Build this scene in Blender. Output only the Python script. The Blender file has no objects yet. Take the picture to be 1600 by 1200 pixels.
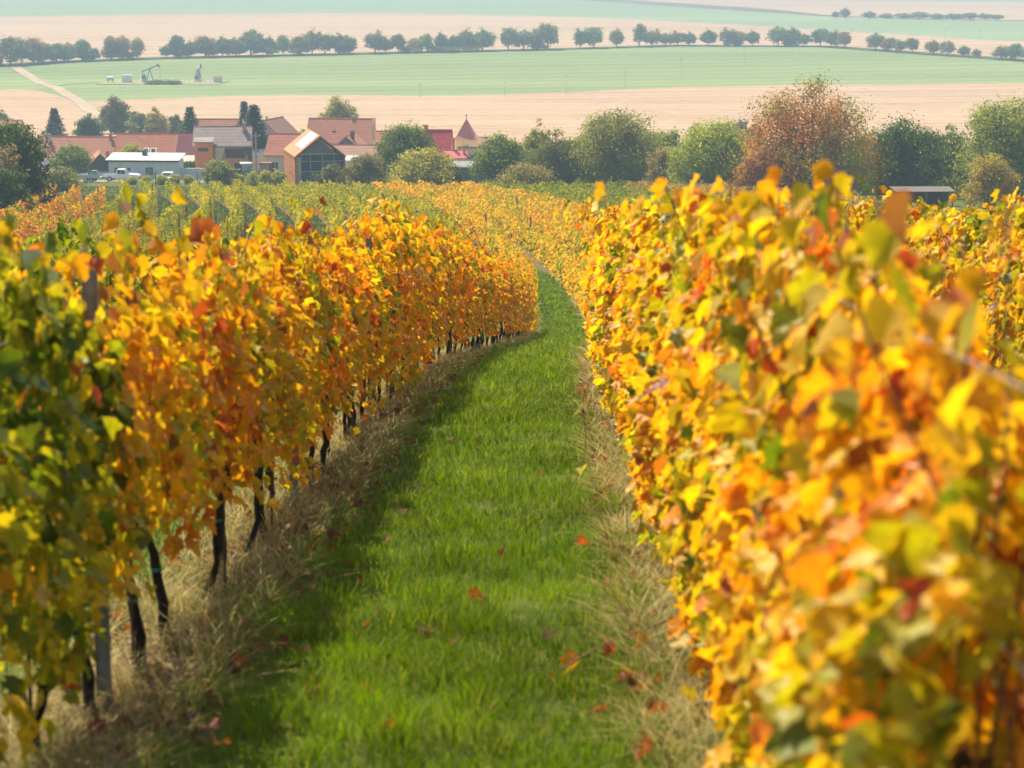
import bpy, math
import numpy as np
from mathutils import Vector, Matrix

R = math.radians
rng = np.random.default_rng(7)
scene = bpy.context.scene
col = scene.collection

# ------------------------------------------------------------------ camera, sky, sun, exposure
CAM_H = 2.16                     # eye height above the ground under the camera
PITCH = R(10.8)                  # downwards
YAW = math.atan(64 / 3600)       # towards the left of the lane
FPX = 3600.0                     # focal length in pixels of a 1600 px wide frame (81 mm)
cam_data = bpy.data.cameras.new('camera')
cam = bpy.data.objects.new('camera', cam_data)
col.objects.link(cam)
cam.location = (0, 0, CAM_H)
cam.rotation_euler = (math.pi / 2 - PITCH, 0, YAW)
cam_data.sensor_width = 36
cam_data.lens = FPX / 1600 * 36
cam_data.clip_start = 0.1
cam_data.clip_end = 20000
cam_data.dof.use_dof = True
cam_data.dof.focus_distance = 48
cam_data.dof.aperture_fstop = 4.3
cam_data.dof.aperture_blades = 9
scene.camera = cam

SUN_AZ, SUN_EL = R(31), R(52)    # azimuth to the left of the lane direction
world = bpy.data.worlds.new('World')
scene.world = world
world.use_nodes = True
wn = world.node_tree
bg = wn.nodes['Background']
sky = wn.nodes.new('ShaderNodeTexSky')
sky.sky_type = 'NISHITA'
sky.sun_disc = False
sky.sun_elevation = SUN_EL
sky.sun_rotation = -SUN_AZ
sky.air_density = 1.0
sky.dust_density = 2.0
wn.links.new(sky.outputs[0], bg.inputs[0])
bg.inputs[1].default_value = 0.10
sun_data = bpy.data.lights.new('sun', 'SUN')
sun_data.energy = 5.0
sun_data.angle = R(0.55)
sun_data.color = (1.0, 0.88, 0.64)
sun = bpy.data.objects.new('sun', sun_data)
col.objects.link(sun)
sd = Vector((-math.sin(SUN_AZ) * math.cos(SUN_EL), math.cos(SUN_AZ) * math.cos(SUN_EL), math.sin(SUN_EL)))
sun.rotation_euler = sd.to_track_quat('Z', 'Y').to_euler()
sun.location = sd * 60
vs = scene.view_settings
vs.view_transform = 'Standard'
vs.look = 'None'
vs.exposure = 0.80
vs.gamma = 1.0
vs.use_curve_mapping = False
cy = scene.cycles
cy.use_denoising = True
cy.use_adaptive_sampling = True
cy.adaptive_threshold = 0.02
cy.max_bounces = 5
cy.diffuse_bounces = 3
cy.glossy_bounces = 2
cy.transmission_bounces = 3
cy.transparent_max_bounces = 4
cy.volume_bounces = 0
cy.caustics_reflective = False
cy.caustics_refractive = False
cy.sample_clamp_indirect = 4

# ------------------------------------------------------------------ terrain
SLOPE = math.tan(PITCH - math.atan((600 - 229) / FPX))


def zpix(py, d):
    """Height of the point seen at picture row py, d metres ahead."""
    return CAM_H - d * math.tan(PITCH - math.atan((600 - py) / FPX))


_R = [(-30, 2.16), (0, 2.16), (6, 2.16), (8, 2.2), (10.5, 2.3), (14, 2.42), (18, 2.55), (23, 2.72), (36, 3.4), (50, 4.4), (67, 5.7), (90, 6.95),
      (120, 7.5), (160, 7.1), (200, 6.45), (250, 5.9), (300, 5.3), (330, 4.95), (360, 4.6)]
_D = [d for d, r in _R]
_Z = [CAM_H - d * SLOPE - r for d, r in _R]
for d_, py_ in ((420, 250), (500, 222), (620, 187), (765, 152), (880, 120), (1000, 88), (1200, 60), (1500, 32), (2200, 3), (3000, -15), (4200, -32), (6500, -48)):
    _D.append(d_)
    _Z.append(zpix(py_, d_))
_D, _Z = np.array(_D, float), np.array(_Z, float)


def _tangents():
    m = np.diff(_Z) / np.diff(_D)
    t = np.empty(len(_Z))
    t[0], t[-1] = m[0], m[-1]
    t[1:-1] = (m[:-1] * np.diff(_D)[1:] + m[1:] * np.diff(_D)[:-1]) / (_D[2:] - _D[:-2])
    return t


_T = _tangents()


def gz(x, d):
    """Ground height at x (right of the camera), d (ahead of it); arrays allowed."""
    d = np.asarray(d, float)
    x = np.asarray(x, float)
    i = np.clip(np.searchsorted(_D, d) - 1, 0, len(_D) - 2)
    h = _D[i + 1] - _D[i]
    s = np.clip((d - _D[i]) / h, 0, 1)
    z = (_Z[i] * (1 + 2 * s) * (1 - s) ** 2 + _T[i] * h * s * (1 - s) ** 2 + _Z[i + 1] * s * s * (3 - 2 * s) + _T[i + 1] * h * s * s * (s - 1))
    return z + 0.05 * np.clip(x, -20, 20) * np.exp(-np.maximum(d, 0) / 40)


ROW0, ROWS = -1.84, 2.60          # the row left of the lane, and the distance between rows


def curve(d):
    """Sideways drift of the vine rows, which swing a little to the right and then bend to the left beyond the dip."""
    d = np.asarray(d, float)
    q = np.clip((d - 22) / 53, 0, 1)
    return 0.9 * q * q * (3 - 2 * q) - 6.3e-4 * np.maximum(d - 85, 0) ** 2


def at(px, d):
    """World x of the vertical plane seen at picture column px, d metres ahead."""
    vx = Matrix.Rotation(YAW, 3, 'Z') @ Matrix.Rotation(math.pi / 2 - PITCH, 3, 'X') @ Vector(((px - 800) / FPX, (600 - 240) / FPX, -1))
    return vx.x / vx.y * d


_dd = np.linspace(372, 6400, 6000)
_pp = 600 - FPX * np.tan(PITCH - np.arctan((CAM_H - gz(0, _dd)) / _dd))


def dfar(py):
    """Distance of the plain seen at picture row py (beyond the village)."""
    return float(np.interp(-py, -_pp, _dd))


def vnoise(x, y, seed=0):
    x, y = np.asarray(x, float), np.asarray(y, float)
    xi, yi = np.floor(x).astype(np.int64), np.floor(y).astype(np.int64)
    fx, fy = x - xi, y - yi
    fx, fy = fx * fx * (3 - 2 * fx), fy * fy * (3 - 2 * fy)

    def h(a, b):
        n = (a * 374761393 + b * 668265263 + seed * 974711) & 0x7fffffff
        n = ((n ^ (n >> 13)) * 1274126177) & 0x7fffffff
        return ((n ^ (n >> 16)) & 0xffff) / 65535.0
    return (h(xi, yi) * (1 - fx) + h(xi + 1, yi) * fx) * (1 - fy) + (h(xi, yi + 1) * (1 - fx) + h(xi + 1, yi + 1) * fx) * fy


# ------------------------------------------------------------------ materials
def new_mat(name):
    m = bpy.data.materials.new(name)
    m.use_nodes = True
    nt = m.node_tree
    return m, nt, nt.nodes['Principled BSDF'], nt.nodes['Material Output']


def N(nt, kind, **kw):
    n = nt.nodes.new(kind)
    for k, v in kw.items():
        setattr(n, k, v)
    return n


def mixc(nt, fac, a, b, mode='MIX'):
    n = N(nt, 'ShaderNodeMix', data_type='RGBA', blend_type=mode)
    for sock, v in ((n.inputs[0], fac), (n.inputs[6], a), (n.inputs[7], b)):
        if isinstance(v, bpy.types.NodeSocket):
            nt.links.new(v, sock)
        elif isinstance(v, (int, float)):
            sock.default_value = v
        else:
            sock.default_value = (*v[:3], 1)
    return n.outputs[2]


def noise(nt, scale, detail=4, vec=None, stretch=None):
    n = N(nt, 'ShaderNodeTexNoise')
    n.inputs['Scale'].default_value = scale
    n.inputs['Detail'].default_value = detail
    if vec is None:
        tc = N(nt, 'ShaderNodeTexCoord')
        vec = tc.outputs['Object']
    if stretch:
        mp = N(nt, 'ShaderNodeMapping')
        mp.inputs['Scale'].default_value = stretch
        nt.links.new(vec, mp.inputs[0])
        vec = mp.outputs[0]
    nt.links.new(vec, n.inputs['Vector'])
    return n.outputs[0]


def ramp(nt, fac, stops):
    n = N(nt, 'ShaderNodeValToRGB')
    e = n.color_ramp.elements
    while len(e) < len(stops):
        e.new(0.5)
    for k, (p, c) in enumerate(stops):
        e[k].position = p
        e[k].color = (*c, 1) if len(c) == 3 else c
    nt.links.new(fac, n.inputs[0])
    return n.outputs[0]


def bump(nt, bsdf, height, strength=0.4, dist=0.02):
    b = N(nt, 'ShaderNodeBump')
    b.inputs['Strength'].default_value = strength
    b.inputs['Distance'].default_value = dist
    nt.links.new(height, b.inputs['Height'])
    nt.links.new(b.outputs[0], bsdf.inputs['Normal'])


def plain(name, c, rough=0.7, metal=0.0, var=0.18, scale=3.0, spec=0.3, bumps=0.0):
    m, nt, b, o = new_mat(name)
    f = noise(nt, scale, 6)
    c2 = tuple(max(0, v * (1 - var)) for v in c)
    c3 = tuple(min(1, v * (1 + var)) for v in c)
    nt.links.new(ramp(nt, f, [(0.3, c2), (0.7, c3)]), b.inputs['Base Color'])
    b.inputs['Roughness'].default_value = rough
    b.inputs['Metallic'].default_value = metal
    b.inputs['Specular IOR Level'].default_value = spec
    if bumps:
        bump(nt, b, noise(nt, scale * 6, 5), bumps, 0.03)
    return m


def leafy(name, transl=0.42, rough=0.5, spec=0.25, gain=(1.25, 1.15, 0.8), grain=0.0, gscale=40, spots=False):
    """Leaves and blades: the leaf's own colour (mesh attribute times object colour), part of the light passing through."""
    m, nt, b, o = new_mat(name)
    a = N(nt, 'ShaderNodeAttribute', attribute_name='Col')
    oi = N(nt, 'ShaderNodeObjectInfo')
    c = mixc(nt, 1.0, a.outputs['Color'], oi.outputs['Color'], 'MULTIPLY')
    if grain:
        f = noise(nt, gscale, 3)
        c = mixc(nt, 1.0, c, ramp(nt, f, [(0.25, (1 - grain, 1 - grain * 1.2, 1 - grain)), (0.7, (1 + grain * 0.4,) * 3)]), 'MULTIPLY')
        if spots:
            hue = ramp(nt, noise(nt, 13, 3), [(0.35, (0, 0, 0)), (0.68, (0.55, 0.55, 0.55))])
            c = mixc(nt, hue, c, mixc(nt, 1.0, c, (1.04, 1.2, 1.0), 'MULTIPLY'))
            c = mixc(nt, ramp(nt, noise(nt, 75, 3), [(0.60, (0, 0, 0)), (0.70, (0.75, 0.75, 0.75))]), c, (0.22, 0.10, 0.03))
            bump(nt, b, noise(nt, 45, 4), 0.5, 0.012)
    nt.links.new(c, b.inputs['Base Color'])
    b.inputs['Roughness'].default_value = rough
    b.inputs['Specular IOR Level'].default_value = spec
    t = N(nt, 'ShaderNodeBsdfTranslucent')
    nt.links.new(mixc(nt, 1.0, c, gain, 'MULTIPLY'), t.inputs[0])
    mx = N(nt, 'ShaderNodeMixShader')
    mx.inputs[0].default_value = transl
    nt.links.new(b.outputs[0], mx.inputs[1])
    nt.links.new(t.outputs[0], mx.inputs[2])
    nt.links.new(mx.outputs[0], o.inputs[0])
    return m


def tiles(name, c, row=0.7, colw=0.42, dark=0.5, var=0.32):
    """Roof tiles too far away to tell apart: courses along the slope, joints across."""
    m, nt, b, o = new_mat(name)
    tc = N(nt, 'ShaderNodeTexCoord')
    sp = N(nt, 'ShaderNodeSeparateXYZ')
    nt.links.new(tc.outputs['Object'], sp.inputs[0])

    def lines(out, period, width):
        q = N(nt, 'ShaderNodeMath', operation='DIVIDE')
        nt.links.new(out, q.inputs[0]); q.inputs[1].default_value = period
        f = N(nt, 'ShaderNodeMath', operation='FRACT')
        nt.links.new(q.outputs[0], f.inputs[0])
        g = N(nt, 'ShaderNodeMath', operation='LESS_THAN')
        nt.links.new(f.outputs[0], g.inputs[0]); g.inputs[1].default_value = width
        return g.outputs[0]
    base = ramp(nt, noise(nt, 0.9, 8), [(0.3, tuple(v * (1 - var) for v in c)), (0.52, c), (0.75, tuple(min(1, v * (1 + var)) for v in c))])
    base = mixc(nt, noise(nt, 9, 2), base, tuple(v * 0.8 for v in c))
    lx = lines(sp.outputs['X'], colw, 0.25)
    lz = lines(sp.outputs['Z'], row * 0.6, 0.28)
    mx = N(nt, 'ShaderNodeMath', operation='MAXIMUM')
    nt.links.new(lx, mx.inputs[0]); nt.links.new(lz, mx.inputs[1])
    fac = N(nt, 'ShaderNodeMath', operation='MULTIPLY')
    nt.links.new(mx.outputs[0], fac.inputs[0]); fac.inputs[1].default_value = 0.6
    nt.links.new(mixc(nt, fac.outputs[0], base, tuple(v * dark for v in c)), b.inputs['Base Color'])
    b.inputs['Roughness'].default_value = 0.75
    b.inputs['Specular IOR Level'].default_value = 0.2
    inv = N(nt, 'ShaderNodeMath', operation='SUBTRACT')
    inv.inputs[0].default_value = 1.0
    nt.links.new(mx.outputs[0], inv.inputs[1])
    bump(nt, b, inv.outputs[0], 0.6, 0.05)
    return m


def glass_mat(name, c):
    m, nt, b, o = new_mat(name)
    b.inputs['Base Color'].default_value = (*c, 1)
    b.inputs['Roughness'].default_value = 0.08
    b.inputs['Specular IOR Level'].default_value = 0.6
    return m


def planks(name, c, axis='X', period=0.16, var=0.25):
    m, nt, b, o = new_mat(name)
    tc = N(nt, 'ShaderNodeTexCoord')
    sp = N(nt, 'ShaderNodeSeparateXYZ')
    nt.links.new(tc.outputs['Object'], sp.inputs[0])
    q = N(nt, 'ShaderNodeMath', operation='DIVIDE')
    nt.links.new(sp.outputs[axis], q.inputs[0]); q.inputs[1].default_value = period
    f = N(nt, 'ShaderNodeMath', operation='FRACT')
    nt.links.new(q.outputs[0], f.inputs[0])
    g = N(nt, 'ShaderNodeMath', operation='LESS_THAN')
    nt.links.new(f.outputs[0], g.inputs[0]); g.inputs[1].default_value = 0.12
    base = ramp(nt, noise(nt, 3, 6, stretch=(4, 4, 0.4)), [(0.3, tuple(v * (1 - var) for v in c)), (0.7, tuple(min(1, v * (1 + var)) for v in c))])
    nt.links.new(mixc(nt, g.outputs[0], base, tuple(v * 0.35 for v in c)), b.inputs['Base Color'])
    b.inputs['Roughness'].default_value = 0.7
    return m


LEAF = leafy('vine_leaf', transl=0.5, rough=0.42, spec=0.26, gain=(1.2, 1.1, 0.4), grain=0.28, gscale=26, spots=True)
LEAF_FAR = leafy('distant_vine_leaf', transl=0.45, rough=0.6, spec=0.06, gain=(1.2, 1.1, 0.4))
TREE_LEAF = leafy('tree_leaf', transl=0.5, rough=0.55, spec=0.1, gain=(1.2, 1.2, 0.8))
GRASS = leafy('grass_blade', transl=0.5, rough=0.42, spec=0.14, gain=(1.2, 1.25, 0.5))
STRAW = leafy('straw_blade', transl=0.3, rough=0.6, spec=0.2, gain=(1.1, 1.0, 0.8))
BARK = plain('vine_bark', (0.035, 0.024, 0.018), 0.95, var=0.5, scale=30, bumps=0.8)
CANE = plain('vine_cane', (0.16, 0.075, 0.035), 0.6, var=0.35, scale=20)
TREE_BARK = plain('tree_bark', (0.10, 0.08, 0.06), 0.9, var=0.35, scale=4, bumps=0.6)
STEEL = plain('galvanised_steel', (0.42, 0.45, 0.48), 0.42, metal=0.75, var=0.2, scale=18)
WIRE = plain('trellis_wire', (0.5, 0.5, 0.5), 0.4, metal=0.8, var=0.1)
WOOD_POST = plain('weathered_wood', (0.26, 0.23, 0.20), 0.85, var=0.3, scale=8)
TEAL = plain('vine_tie_plastic', (0.03, 0.25, 0.22), 0.5, var=0.1)

# ------------------------------------------------------------------ mesh helpers
def mesh_np(name, V, F, C=None, mat=None, smooth=False):
    """Mesh from arrays: V (n,3), F (m,k) with equal face sizes, C (n,3) colours per vertex."""
    V = np.ascontiguousarray(V, np.float32)
    F = np.ascontiguousarray(F, np.int32)
    me = bpy.data.meshes.new(name)
    me.vertices.add(len(V)); me.vertices.foreach_set('co', V.ravel())
    k = F.shape[1]
    me.loops.add(F.size); me.loops.foreach_set('vertex_index', F.ravel())
    me.polygons.add(len(F))
    me.polygons.foreach_set('loop_start', np.arange(0, F.size, k, dtype=np.int32))
    if smooth:
        me.polygons.foreach_set('use_smooth', np.ones(len(F), bool))
    if C is not None:
        a = me.color_attributes.new('Col', 'FLOAT_COLOR', 'POINT')
        cc = np.ones((len(V), 4), np.float32)
        cc[:, :3] = C
        a.data.foreach_set('color', cc.ravel())
    if mat is not None:
        me.materials.append(mat)
    me.update(calc_edges=True)
    return me


class MB:
    """Collects boxes, tubes and polygons into one mesh."""

    def __init__(self):
        self.v, self.f = [], []

    def poly(self, pts, faces):
        o = len(self.v)
        self.v += [tuple(p) for p in pts]
        self.f += [tuple(o + i for i in f) for f in faces]
        return self

    def box(self, x0, x1, y0, y1, z0, z1):
        p = [(x0, y0, z0), (x1, y0, z0), (x1, y1, z0), (x0, y1, z0), (x0, y0, z1), (x1, y0, z1), (x1, y1, z1), (x0, y1, z1)]
        return self.poly(p, [(0, 3, 2, 1), (4, 5, 6, 7), (0, 1, 5, 4), (1, 2, 6, 5), (2, 3, 7, 6), (3, 0, 4, 7)])

    def prism(self, prof, x0, x1):
        """Profile of (y, z) points pushed along x."""
        n = len(prof)
        p = [(x0, a, b) for a, b in prof] + [(x1, a, b) for a, b in prof]
        f = [tuple(range(n))[::-1], tuple(range(n, 2 * n))] + [(i, (i + 1) % n, n + (i + 1) % n, n + i) for i in range(n)]
        return self.poly(p, f)

    def prism_y(self, prof, y0, y1):
        """Profile of (x, z) points pushed along y."""
        n = len(prof)
        p = [(a, y0, b) for a, b in prof] + [(a, y1, b) for a, b in prof]
        f = [tuple(range(n)), tuple(range(n, 2 * n))[::-1]] + [(i, n + i, n + (i + 1) % n, (i + 1) % n) for i in range(n)]
        return self.poly(p, f)

    def tube(self, pts, rad, n=6):
        pts = [Vector(p) for p in pts]
        if not hasattr(rad, '__len__'):
            rad = [rad] * len(pts)
        o = len(self.v)
        for i, p in enumerate(pts):
            t = (pts[min(i + 1, len(pts) - 1)] - pts[max(i - 1, 0)]).normalized()
            a = t.orthogonal().normalized() if abs(t.z) > 0.99 or i == 0 else a
            a = (a - t * a.dot(t)).normalized()
            b = t.cross(a)
            for k in range(n):
                w = 2 * math.pi * k / n
                self.v.append(tuple(p + (a * math.cos(w) + b * math.sin(w)) * rad[i]))
        for i in range(len(pts) - 1):
            for k in range(n):
                q = (k + 1) % n
                self.f.append((o + i * n + k, o + i * n + q, o + (i + 1) * n + q, o + (i + 1) * n + k))
        self.f.append(tuple(o + k for k in range(n))[::-1])
        self.f.append(tuple(o + (len(pts) - 1) * n + k for k in range(n)))
        return self

    def mesh(self, name, mat, smooth=False):
        me = bpy.data.meshes.new(name)
        me.from_pydata(self.v, [], self.f)
        me.materials.append(mat)
        if smooth:
            me.polygons.foreach_set('use_smooth', np.ones(len(me.polygons), bool))
        me.update()
        return me

    def build(self, name, mat, parent=None, smooth=False):
        return link(name, self.mesh(name, mat, smooth), parent)


def link(name, me, parent=None, loc=None, rz=0):
    o = bpy.data.objects.new(name, me)
    col.objects.link(o)
    if parent is not None:
        o.parent = parent
    if loc is not None:
        o.location = loc
    if rz:
        o.rotation_euler = (0, 0, rz)
    return o


def tag(o, label=None, cat=None, group=None, kind=None):
    if label: o['label'] = label
    if cat: o['category'] = cat
    if group: o['group'] = group
    if kind: o['kind'] = kind
    return o


def thing(name, label, cat, loc=(0, 0, 0), rz=0, group=None):
    return tag(link(name, None, None, loc, rz), label, cat, group)


def leaves_np(T, TF, tint, pos, tip, nrm, size, curl, colr, jit=0.0):
    """Many copies of a leaf outline T: tip direction, facing, size, curl and colour per leaf; tint (k,3) multiplies colour per outline vertex."""
    n, k = len(pos), len(T)
    nrm = nrm / np.linalg.norm(nrm, axis=1, keepdims=True)
    tip = tip - nrm * (tip * nrm).sum(1, keepdims=True)
    tip = tip / np.maximum(np.linalg.norm(tip, axis=1, keepdims=True), 1e-6)
    sx = np.cross(tip, nrm)
    P = T[None, :, :] * size[:, None, None]
    V = pos[:, None, :] + P[:, :, 0:1] * sx[:, None, :] + P[:, :, 1:2] * tip[:, None, :] + P[:, :, 2:3] * curl[:, None, None] * nrm[:, None, :]
    if jit:
        V = V + rng.normal(0, jit, V.shape) * size[:, None, None]
    F = (TF[None, :, :] + (np.arange(n) * k)[:, None, None]).reshape(-1, TF.shape[1])
    C = colr[:, None, :] * tint[None, :, :]
    return V.reshape(-1, 3), F, C.reshape(-1, 3)


# the outline of a vine leaf: five lobes round the petiole, folded along the midrib
_half = [(0.10, -0.06), (0.30, -0.08), (0.50, 0.10), (0.45, 0.26), (0.40, 0.34), (0.55, 0.56), (0.36, 0.64), (0.24, 0.66), (0.17, 0.86)]
_out = [(0.0, 0.06)] + _half + [(0.0, 1.02)] + [(-x, y) for x, y in _half[::-1]]
LEAF_T = np.array([(0, 0.38, -0.06)] + [(x, y, 0.30 * abs(x) - 0.35 * (y - 0.4) ** 2) for x, y in _out])
LEAF_F = np.array([(0, 1 + i, 1 + (i + 1) % len(_out)) for i in range(len(_out))])
_rad = np.hypot(LEAF_T[:, 0], LEAF_T[:, 1] - 0.38)[:, None]
LEAF_TINT = np.array([[1.0, 1.12, 1.1]]) * (1 - 0.9 * _rad.clip(0, 0.6)) + np.array([[1.04, 0.80, 0.75]]) * (0.9 * _rad.clip(0, 0.6))
_o2 = [(0.0, 0.0), (0.45, 0.05), (0.5, 0.55), (0.0, 1.0), (-0.5, 0.55), (-0.45, 0.05)]
LEAF2_T = np.array([(0, 0.4, -0.06)] + [(x, y, 0.28 * abs(x) - 0.3 * (y - 0.4) ** 2) for x, y in _o2])
LEAF2_F = np.array([(0, 1 + i, 1 + (i + 1) % 6) for i in range(6)])
LEAF2_TINT = np.array([[1, 1.1, 1.1]] + [[1.02, 0.88, 0.85]] * 6)
QUAD_T = np.array([(0, 0, 0), (0.42, 0.5, 0.08), (0, 1.0, 0), (-0.42, 0.5, 0.08)], float)
QUAD_F = np.array([(0, 1, 2, 3)])
QUAD_TINT = np.ones((4, 3))

_VR_P = np.array([0, 0.16, 0.32, 0.46, 0.60, 0.74, 0.84, 0.92, 1.0])
_VR_C = np.array([(0.06, 0.11, 0.010), (0.15, 0.22, 0.015), (0.44, 0.42, 0.020), (0.84, 0.54, 0.018), (0.85, 0.39, 0.012), (0.72, 0.21, 0.02), (0.52, 0.07, 0.03), (0.34, 0.14, 0.06), (0.24, 0.12, 0.06)])


def ripe(t):
    """Leaf colour from summer green (0) over yellow and orange to red and brown (1)."""
    t = np.clip(t, 0, 1)
    return np.stack([np.interp(t, _VR_P, _VR_C[:, k]) for k in range(3)], -1)


# ------------------------------------------------------------------ ground, roads and fields
def grid_mesh(name, xs, ds, mat, zoff=0.0, rowcoord=False):
    X, D = np.meshgrid(xs, ds)
    Z = gz(X, D) + zoff
    if rowcoord:
        Z = Z + (vnoise(X * 1.3, D * 1.3, 3) - 0.5) * 0.05 * (D < 80)
    V = np.stack([X, D, Z], -1).reshape(-1, 3)
    nx, nd = len(xs), len(ds)
    i = np.arange(nx - 1)[None, :] + (np.arange(nd - 1) * nx)[:, None]
    F = np.stack([i, i + 1, i + nx + 1, i + nx], -1).reshape(-1, 4)
    me = mesh_np(name, V, F, None, mat, smooth=True)
    if rowcoord:
        a = me.attributes.new('rowx', 'FLOAT', 'POINT')
        rx = X - curve(D)
        out = (D > 260) | (rx < ROW0 - ROWS * 14.4) | (rx > ROW0 + ROWS * 15.5)
        a.data.foreach_set('value', np.where(out, ROW0 + ROWS / 2, rx).astype(np.float32).ravel())
    return me




def ground_mat():
    m, nt, b, o = new_mat('vineyard_ground')
    a = N(nt, 'ShaderNodeAttribute', attribute_name='rowx')
    s = N(nt, 'ShaderNodeMath', operation='SUBTRACT')
    nt.links.new(a.outputs['Fac'], s.inputs[0]); s.inputs[1].default_value = ROW0 - ROWS / 2
    dv = N(nt, 'ShaderNodeMath', operation='DIVIDE')
    nt.links.new(s.outputs[0], dv.inputs[0]); dv.inputs[1].default_value = ROWS
    fr = N(nt, 'ShaderNodeMath', operation='FRACT')
    nt.links.new(dv.outputs[0], fr.inputs[0])
    sb = N(nt, 'ShaderNodeMath', operation='SUBTRACT')
    nt.links.new(fr.outputs[0], sb.inputs[0]); sb.inputs[1].default_value = 0.5
    ab = N(nt, 'ShaderNodeMath', operation='ABSOLUTE')
    nt.links.new(sb.outputs[0], ab.inputs[0])
    nz = N(nt, 'ShaderNodeMath', operation='MULTIPLY')
    nt.links.new(noise(nt, 3, 5), nz.inputs[0]); nz.inputs[1].default_value = 0.10
    ad = N(nt, 'ShaderNodeMath', operation='ADD')
    nt.links.new(ab.outputs[0], ad.inputs[0]); nt.links.new(nz.outputs[0], ad.inputs[1])
    mask = ramp(nt, ad.outputs[0], [(0.21, (0, 0, 0)), (0.29, (1, 1, 1))])
    soil = ramp(nt, noise(nt, 9, 8), [(0.3, (0.07, 0.045, 0.025)), (0.55, (0.16, 0.11, 0.06)), (0.75, (0.27, 0.20, 0.11))])
    green = ramp(nt, noise(nt, 1.6, 10), [(0.3, (0.04, 0.06, 0.010)), (0.55, (0.085, 0.11, 0.016)), (0.8, (0.17, 0.16, 0.04))])
    nt.links.new(mixc(nt, mask, soil, green), b.inputs['Base Color'])
    b.inputs['Roughness'].default_value = 0.95
    b.inputs['Specular IOR Level'].default_value = 0.1
    bump(nt, b, noise(nt, 22, 8), 0.8, 0.05)
    return m


xs = np.unique(np.concatenate([np.linspace(-260, -40, 20), np.linspace(-40, -6, 30), np.linspace(-6, 8, 57), np.linspace(8, 40, 30), np.linspace(40, 260, 20)]))
ds = np.unique(np.concatenate([np.linspace(-30, 4, 12), np.linspace(4, 50, 185), np.linspace(50, 372, 130)]))
tag(link('ground', grid_mesh('ground', xs, ds, ground_mat(), rowcoord=True)), kind='structure')


def field_mat(name, stops, scale, stretch, rough=0.95, fine=0.25, lines=0.0):
    m, nt, b, o = new_mat(name)
    f1 = noise(nt, scale, 8, stretch=stretch)
    c = ramp(nt, f1, stops)
    f2 = noise(nt, 0.8, 6, stretch=(0.35, 1.0, 1))
    c = mixc(nt, 1.0, c, ramp(nt, f2, [(0.3, (1 - fine,) * 3), (0.7, (1 + fine,) * 3)]), 'MULTIPLY')
    if lines:
        wv = N(nt, 'ShaderNodeTexWave', wave_type='BANDS', bands_direction='X')
        wv.inputs['Scale'].default_value = lines
        wv.inputs['Distortion'].default_value = 2.5
        wv.inputs['Detail'].default_value = 2
        wv.inputs['Detail Scale'].default_value = 0.3
        tc = N(nt, 'ShaderNodeTexCoord')
        mp = N(nt, 'ShaderNodeMapping')
        mp.inputs['Rotation'].default_value = (0, 0, R(74))
        nt.links.new(tc.outputs['Object'], mp.inputs[0])
        nt.links.new(mp.outputs[0], wv.inputs[0])
        c = mixc(nt, 1.0, c, ramp(nt, wv.outputs[0], [(0.0, (0.84, 0.84, 0.82)), (0.35, (1.03, 1.03, 1.03))]), 'MULTIPLY')
    nt.links.new(c, b.inputs['Base Color'])
    b.inputs['Roughness'].default_value = rough
    b.inputs['Specular IOR Level'].default_value = 0.05
    return m


STUBBLE = field_mat('stubble', [(0.3, (0.35, 0.235, 0.15)), (0.5, (0.41, 0.28, 0.185)), (0.7, (0.45, 0.32, 0.225))], 0.05, (0.25, 1, 1), lines=0.02)
STUBBLE2 = field_mat('pale_stubble', [(0.3, (0.36, 0.24, 0.165)), (0.55, (0.42, 0.29, 0.20)), (0.75, (0.46, 0.34, 0.25))], 0.012, (0.15, 1, 1), lines=0.008)
WHEAT = field_mat('young_wheat', [(0.3, (0.14, 0.19, 0.085)), (0.5, (0.19, 0.245, 0.10)), (0.7, (0.24, 0.29, 0.125))], 0.016, (0.12, 1, 1), fine=0.15, lines=0.016)
WHEAT2 = field_mat('far_young_wheat', [(0.3, (0.17, 0.235, 0.13)), (0.55, (0.21, 0.275, 0.15)), (0.75, (0.26, 0.31, 0.175))], 0.006, (0.1, 1, 1), fine=0.1)
PLOUGH = field_mat('ploughed_soil', [(0.3, (0.10, 0.075, 0.06)), (0.7, (0.16, 0.12, 0.09))], 0.01, (0.2, 1, 1))

US = np.linspace(-0.62, 0.62, 161)                      # sideways slope x/d of the columns
_pxs = 864 + US * FPX * 0.985


def bound(pts):
    pts = sorted(pts)
    return np.array([dfar(p + 0.7 * (float(vnoise(k * 0.7, 0, len(pts))) - 0.5)) for k, p in enumerate(np.interp(_pxs, [p[0] for p in pts], [p[1] for p in pts]))])


B0 = np.full(len(US), 372.0)
B1 = bound([(-1400, 120), (-200, 138), (0, 142), (60, 139), (140, 160), (230, 155), (400, 150), (550, 149), (720, 150), (900, 143), (1050, 136), (1200, 133), (1400, 131), (1600, 129), (3000, 125)])
B2 = bound([(-1400, 116), (-200, 108), (0, 104), (100, 97), (250, 91), (560, 84), (860, 77), (1050, 71), (1280, 72), (1450, 84), (1600, 95), (3000, 115)])
B3 = bound([(-1400, 34), (0, 27), (300, 22), (600, 20), (850, 25), (1050, 33), (1250, 45), (1450, 58), (1600, 66), (3000, 80)])
B4 = bound([(-1400, 2), (0, -5), (600, -6), (870, -2), (1050, 10), (1180, 19), (1300, 27), (1600, 33), (3000, 40)])
B5 = bound([(-1400, 0), (0, -7), (600, -8), (870, -5), (1050, 4), (1180, 13), (1300, 25), (1600, 31.5), (3000, 39)])
B6 = bound([(-1400, -14), (0, -14), (900, -10), (1300, -1), (1450, 2), (1600, 3), (3000, 6)])
B7 = np.full(len(US), 6300.0)


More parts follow.
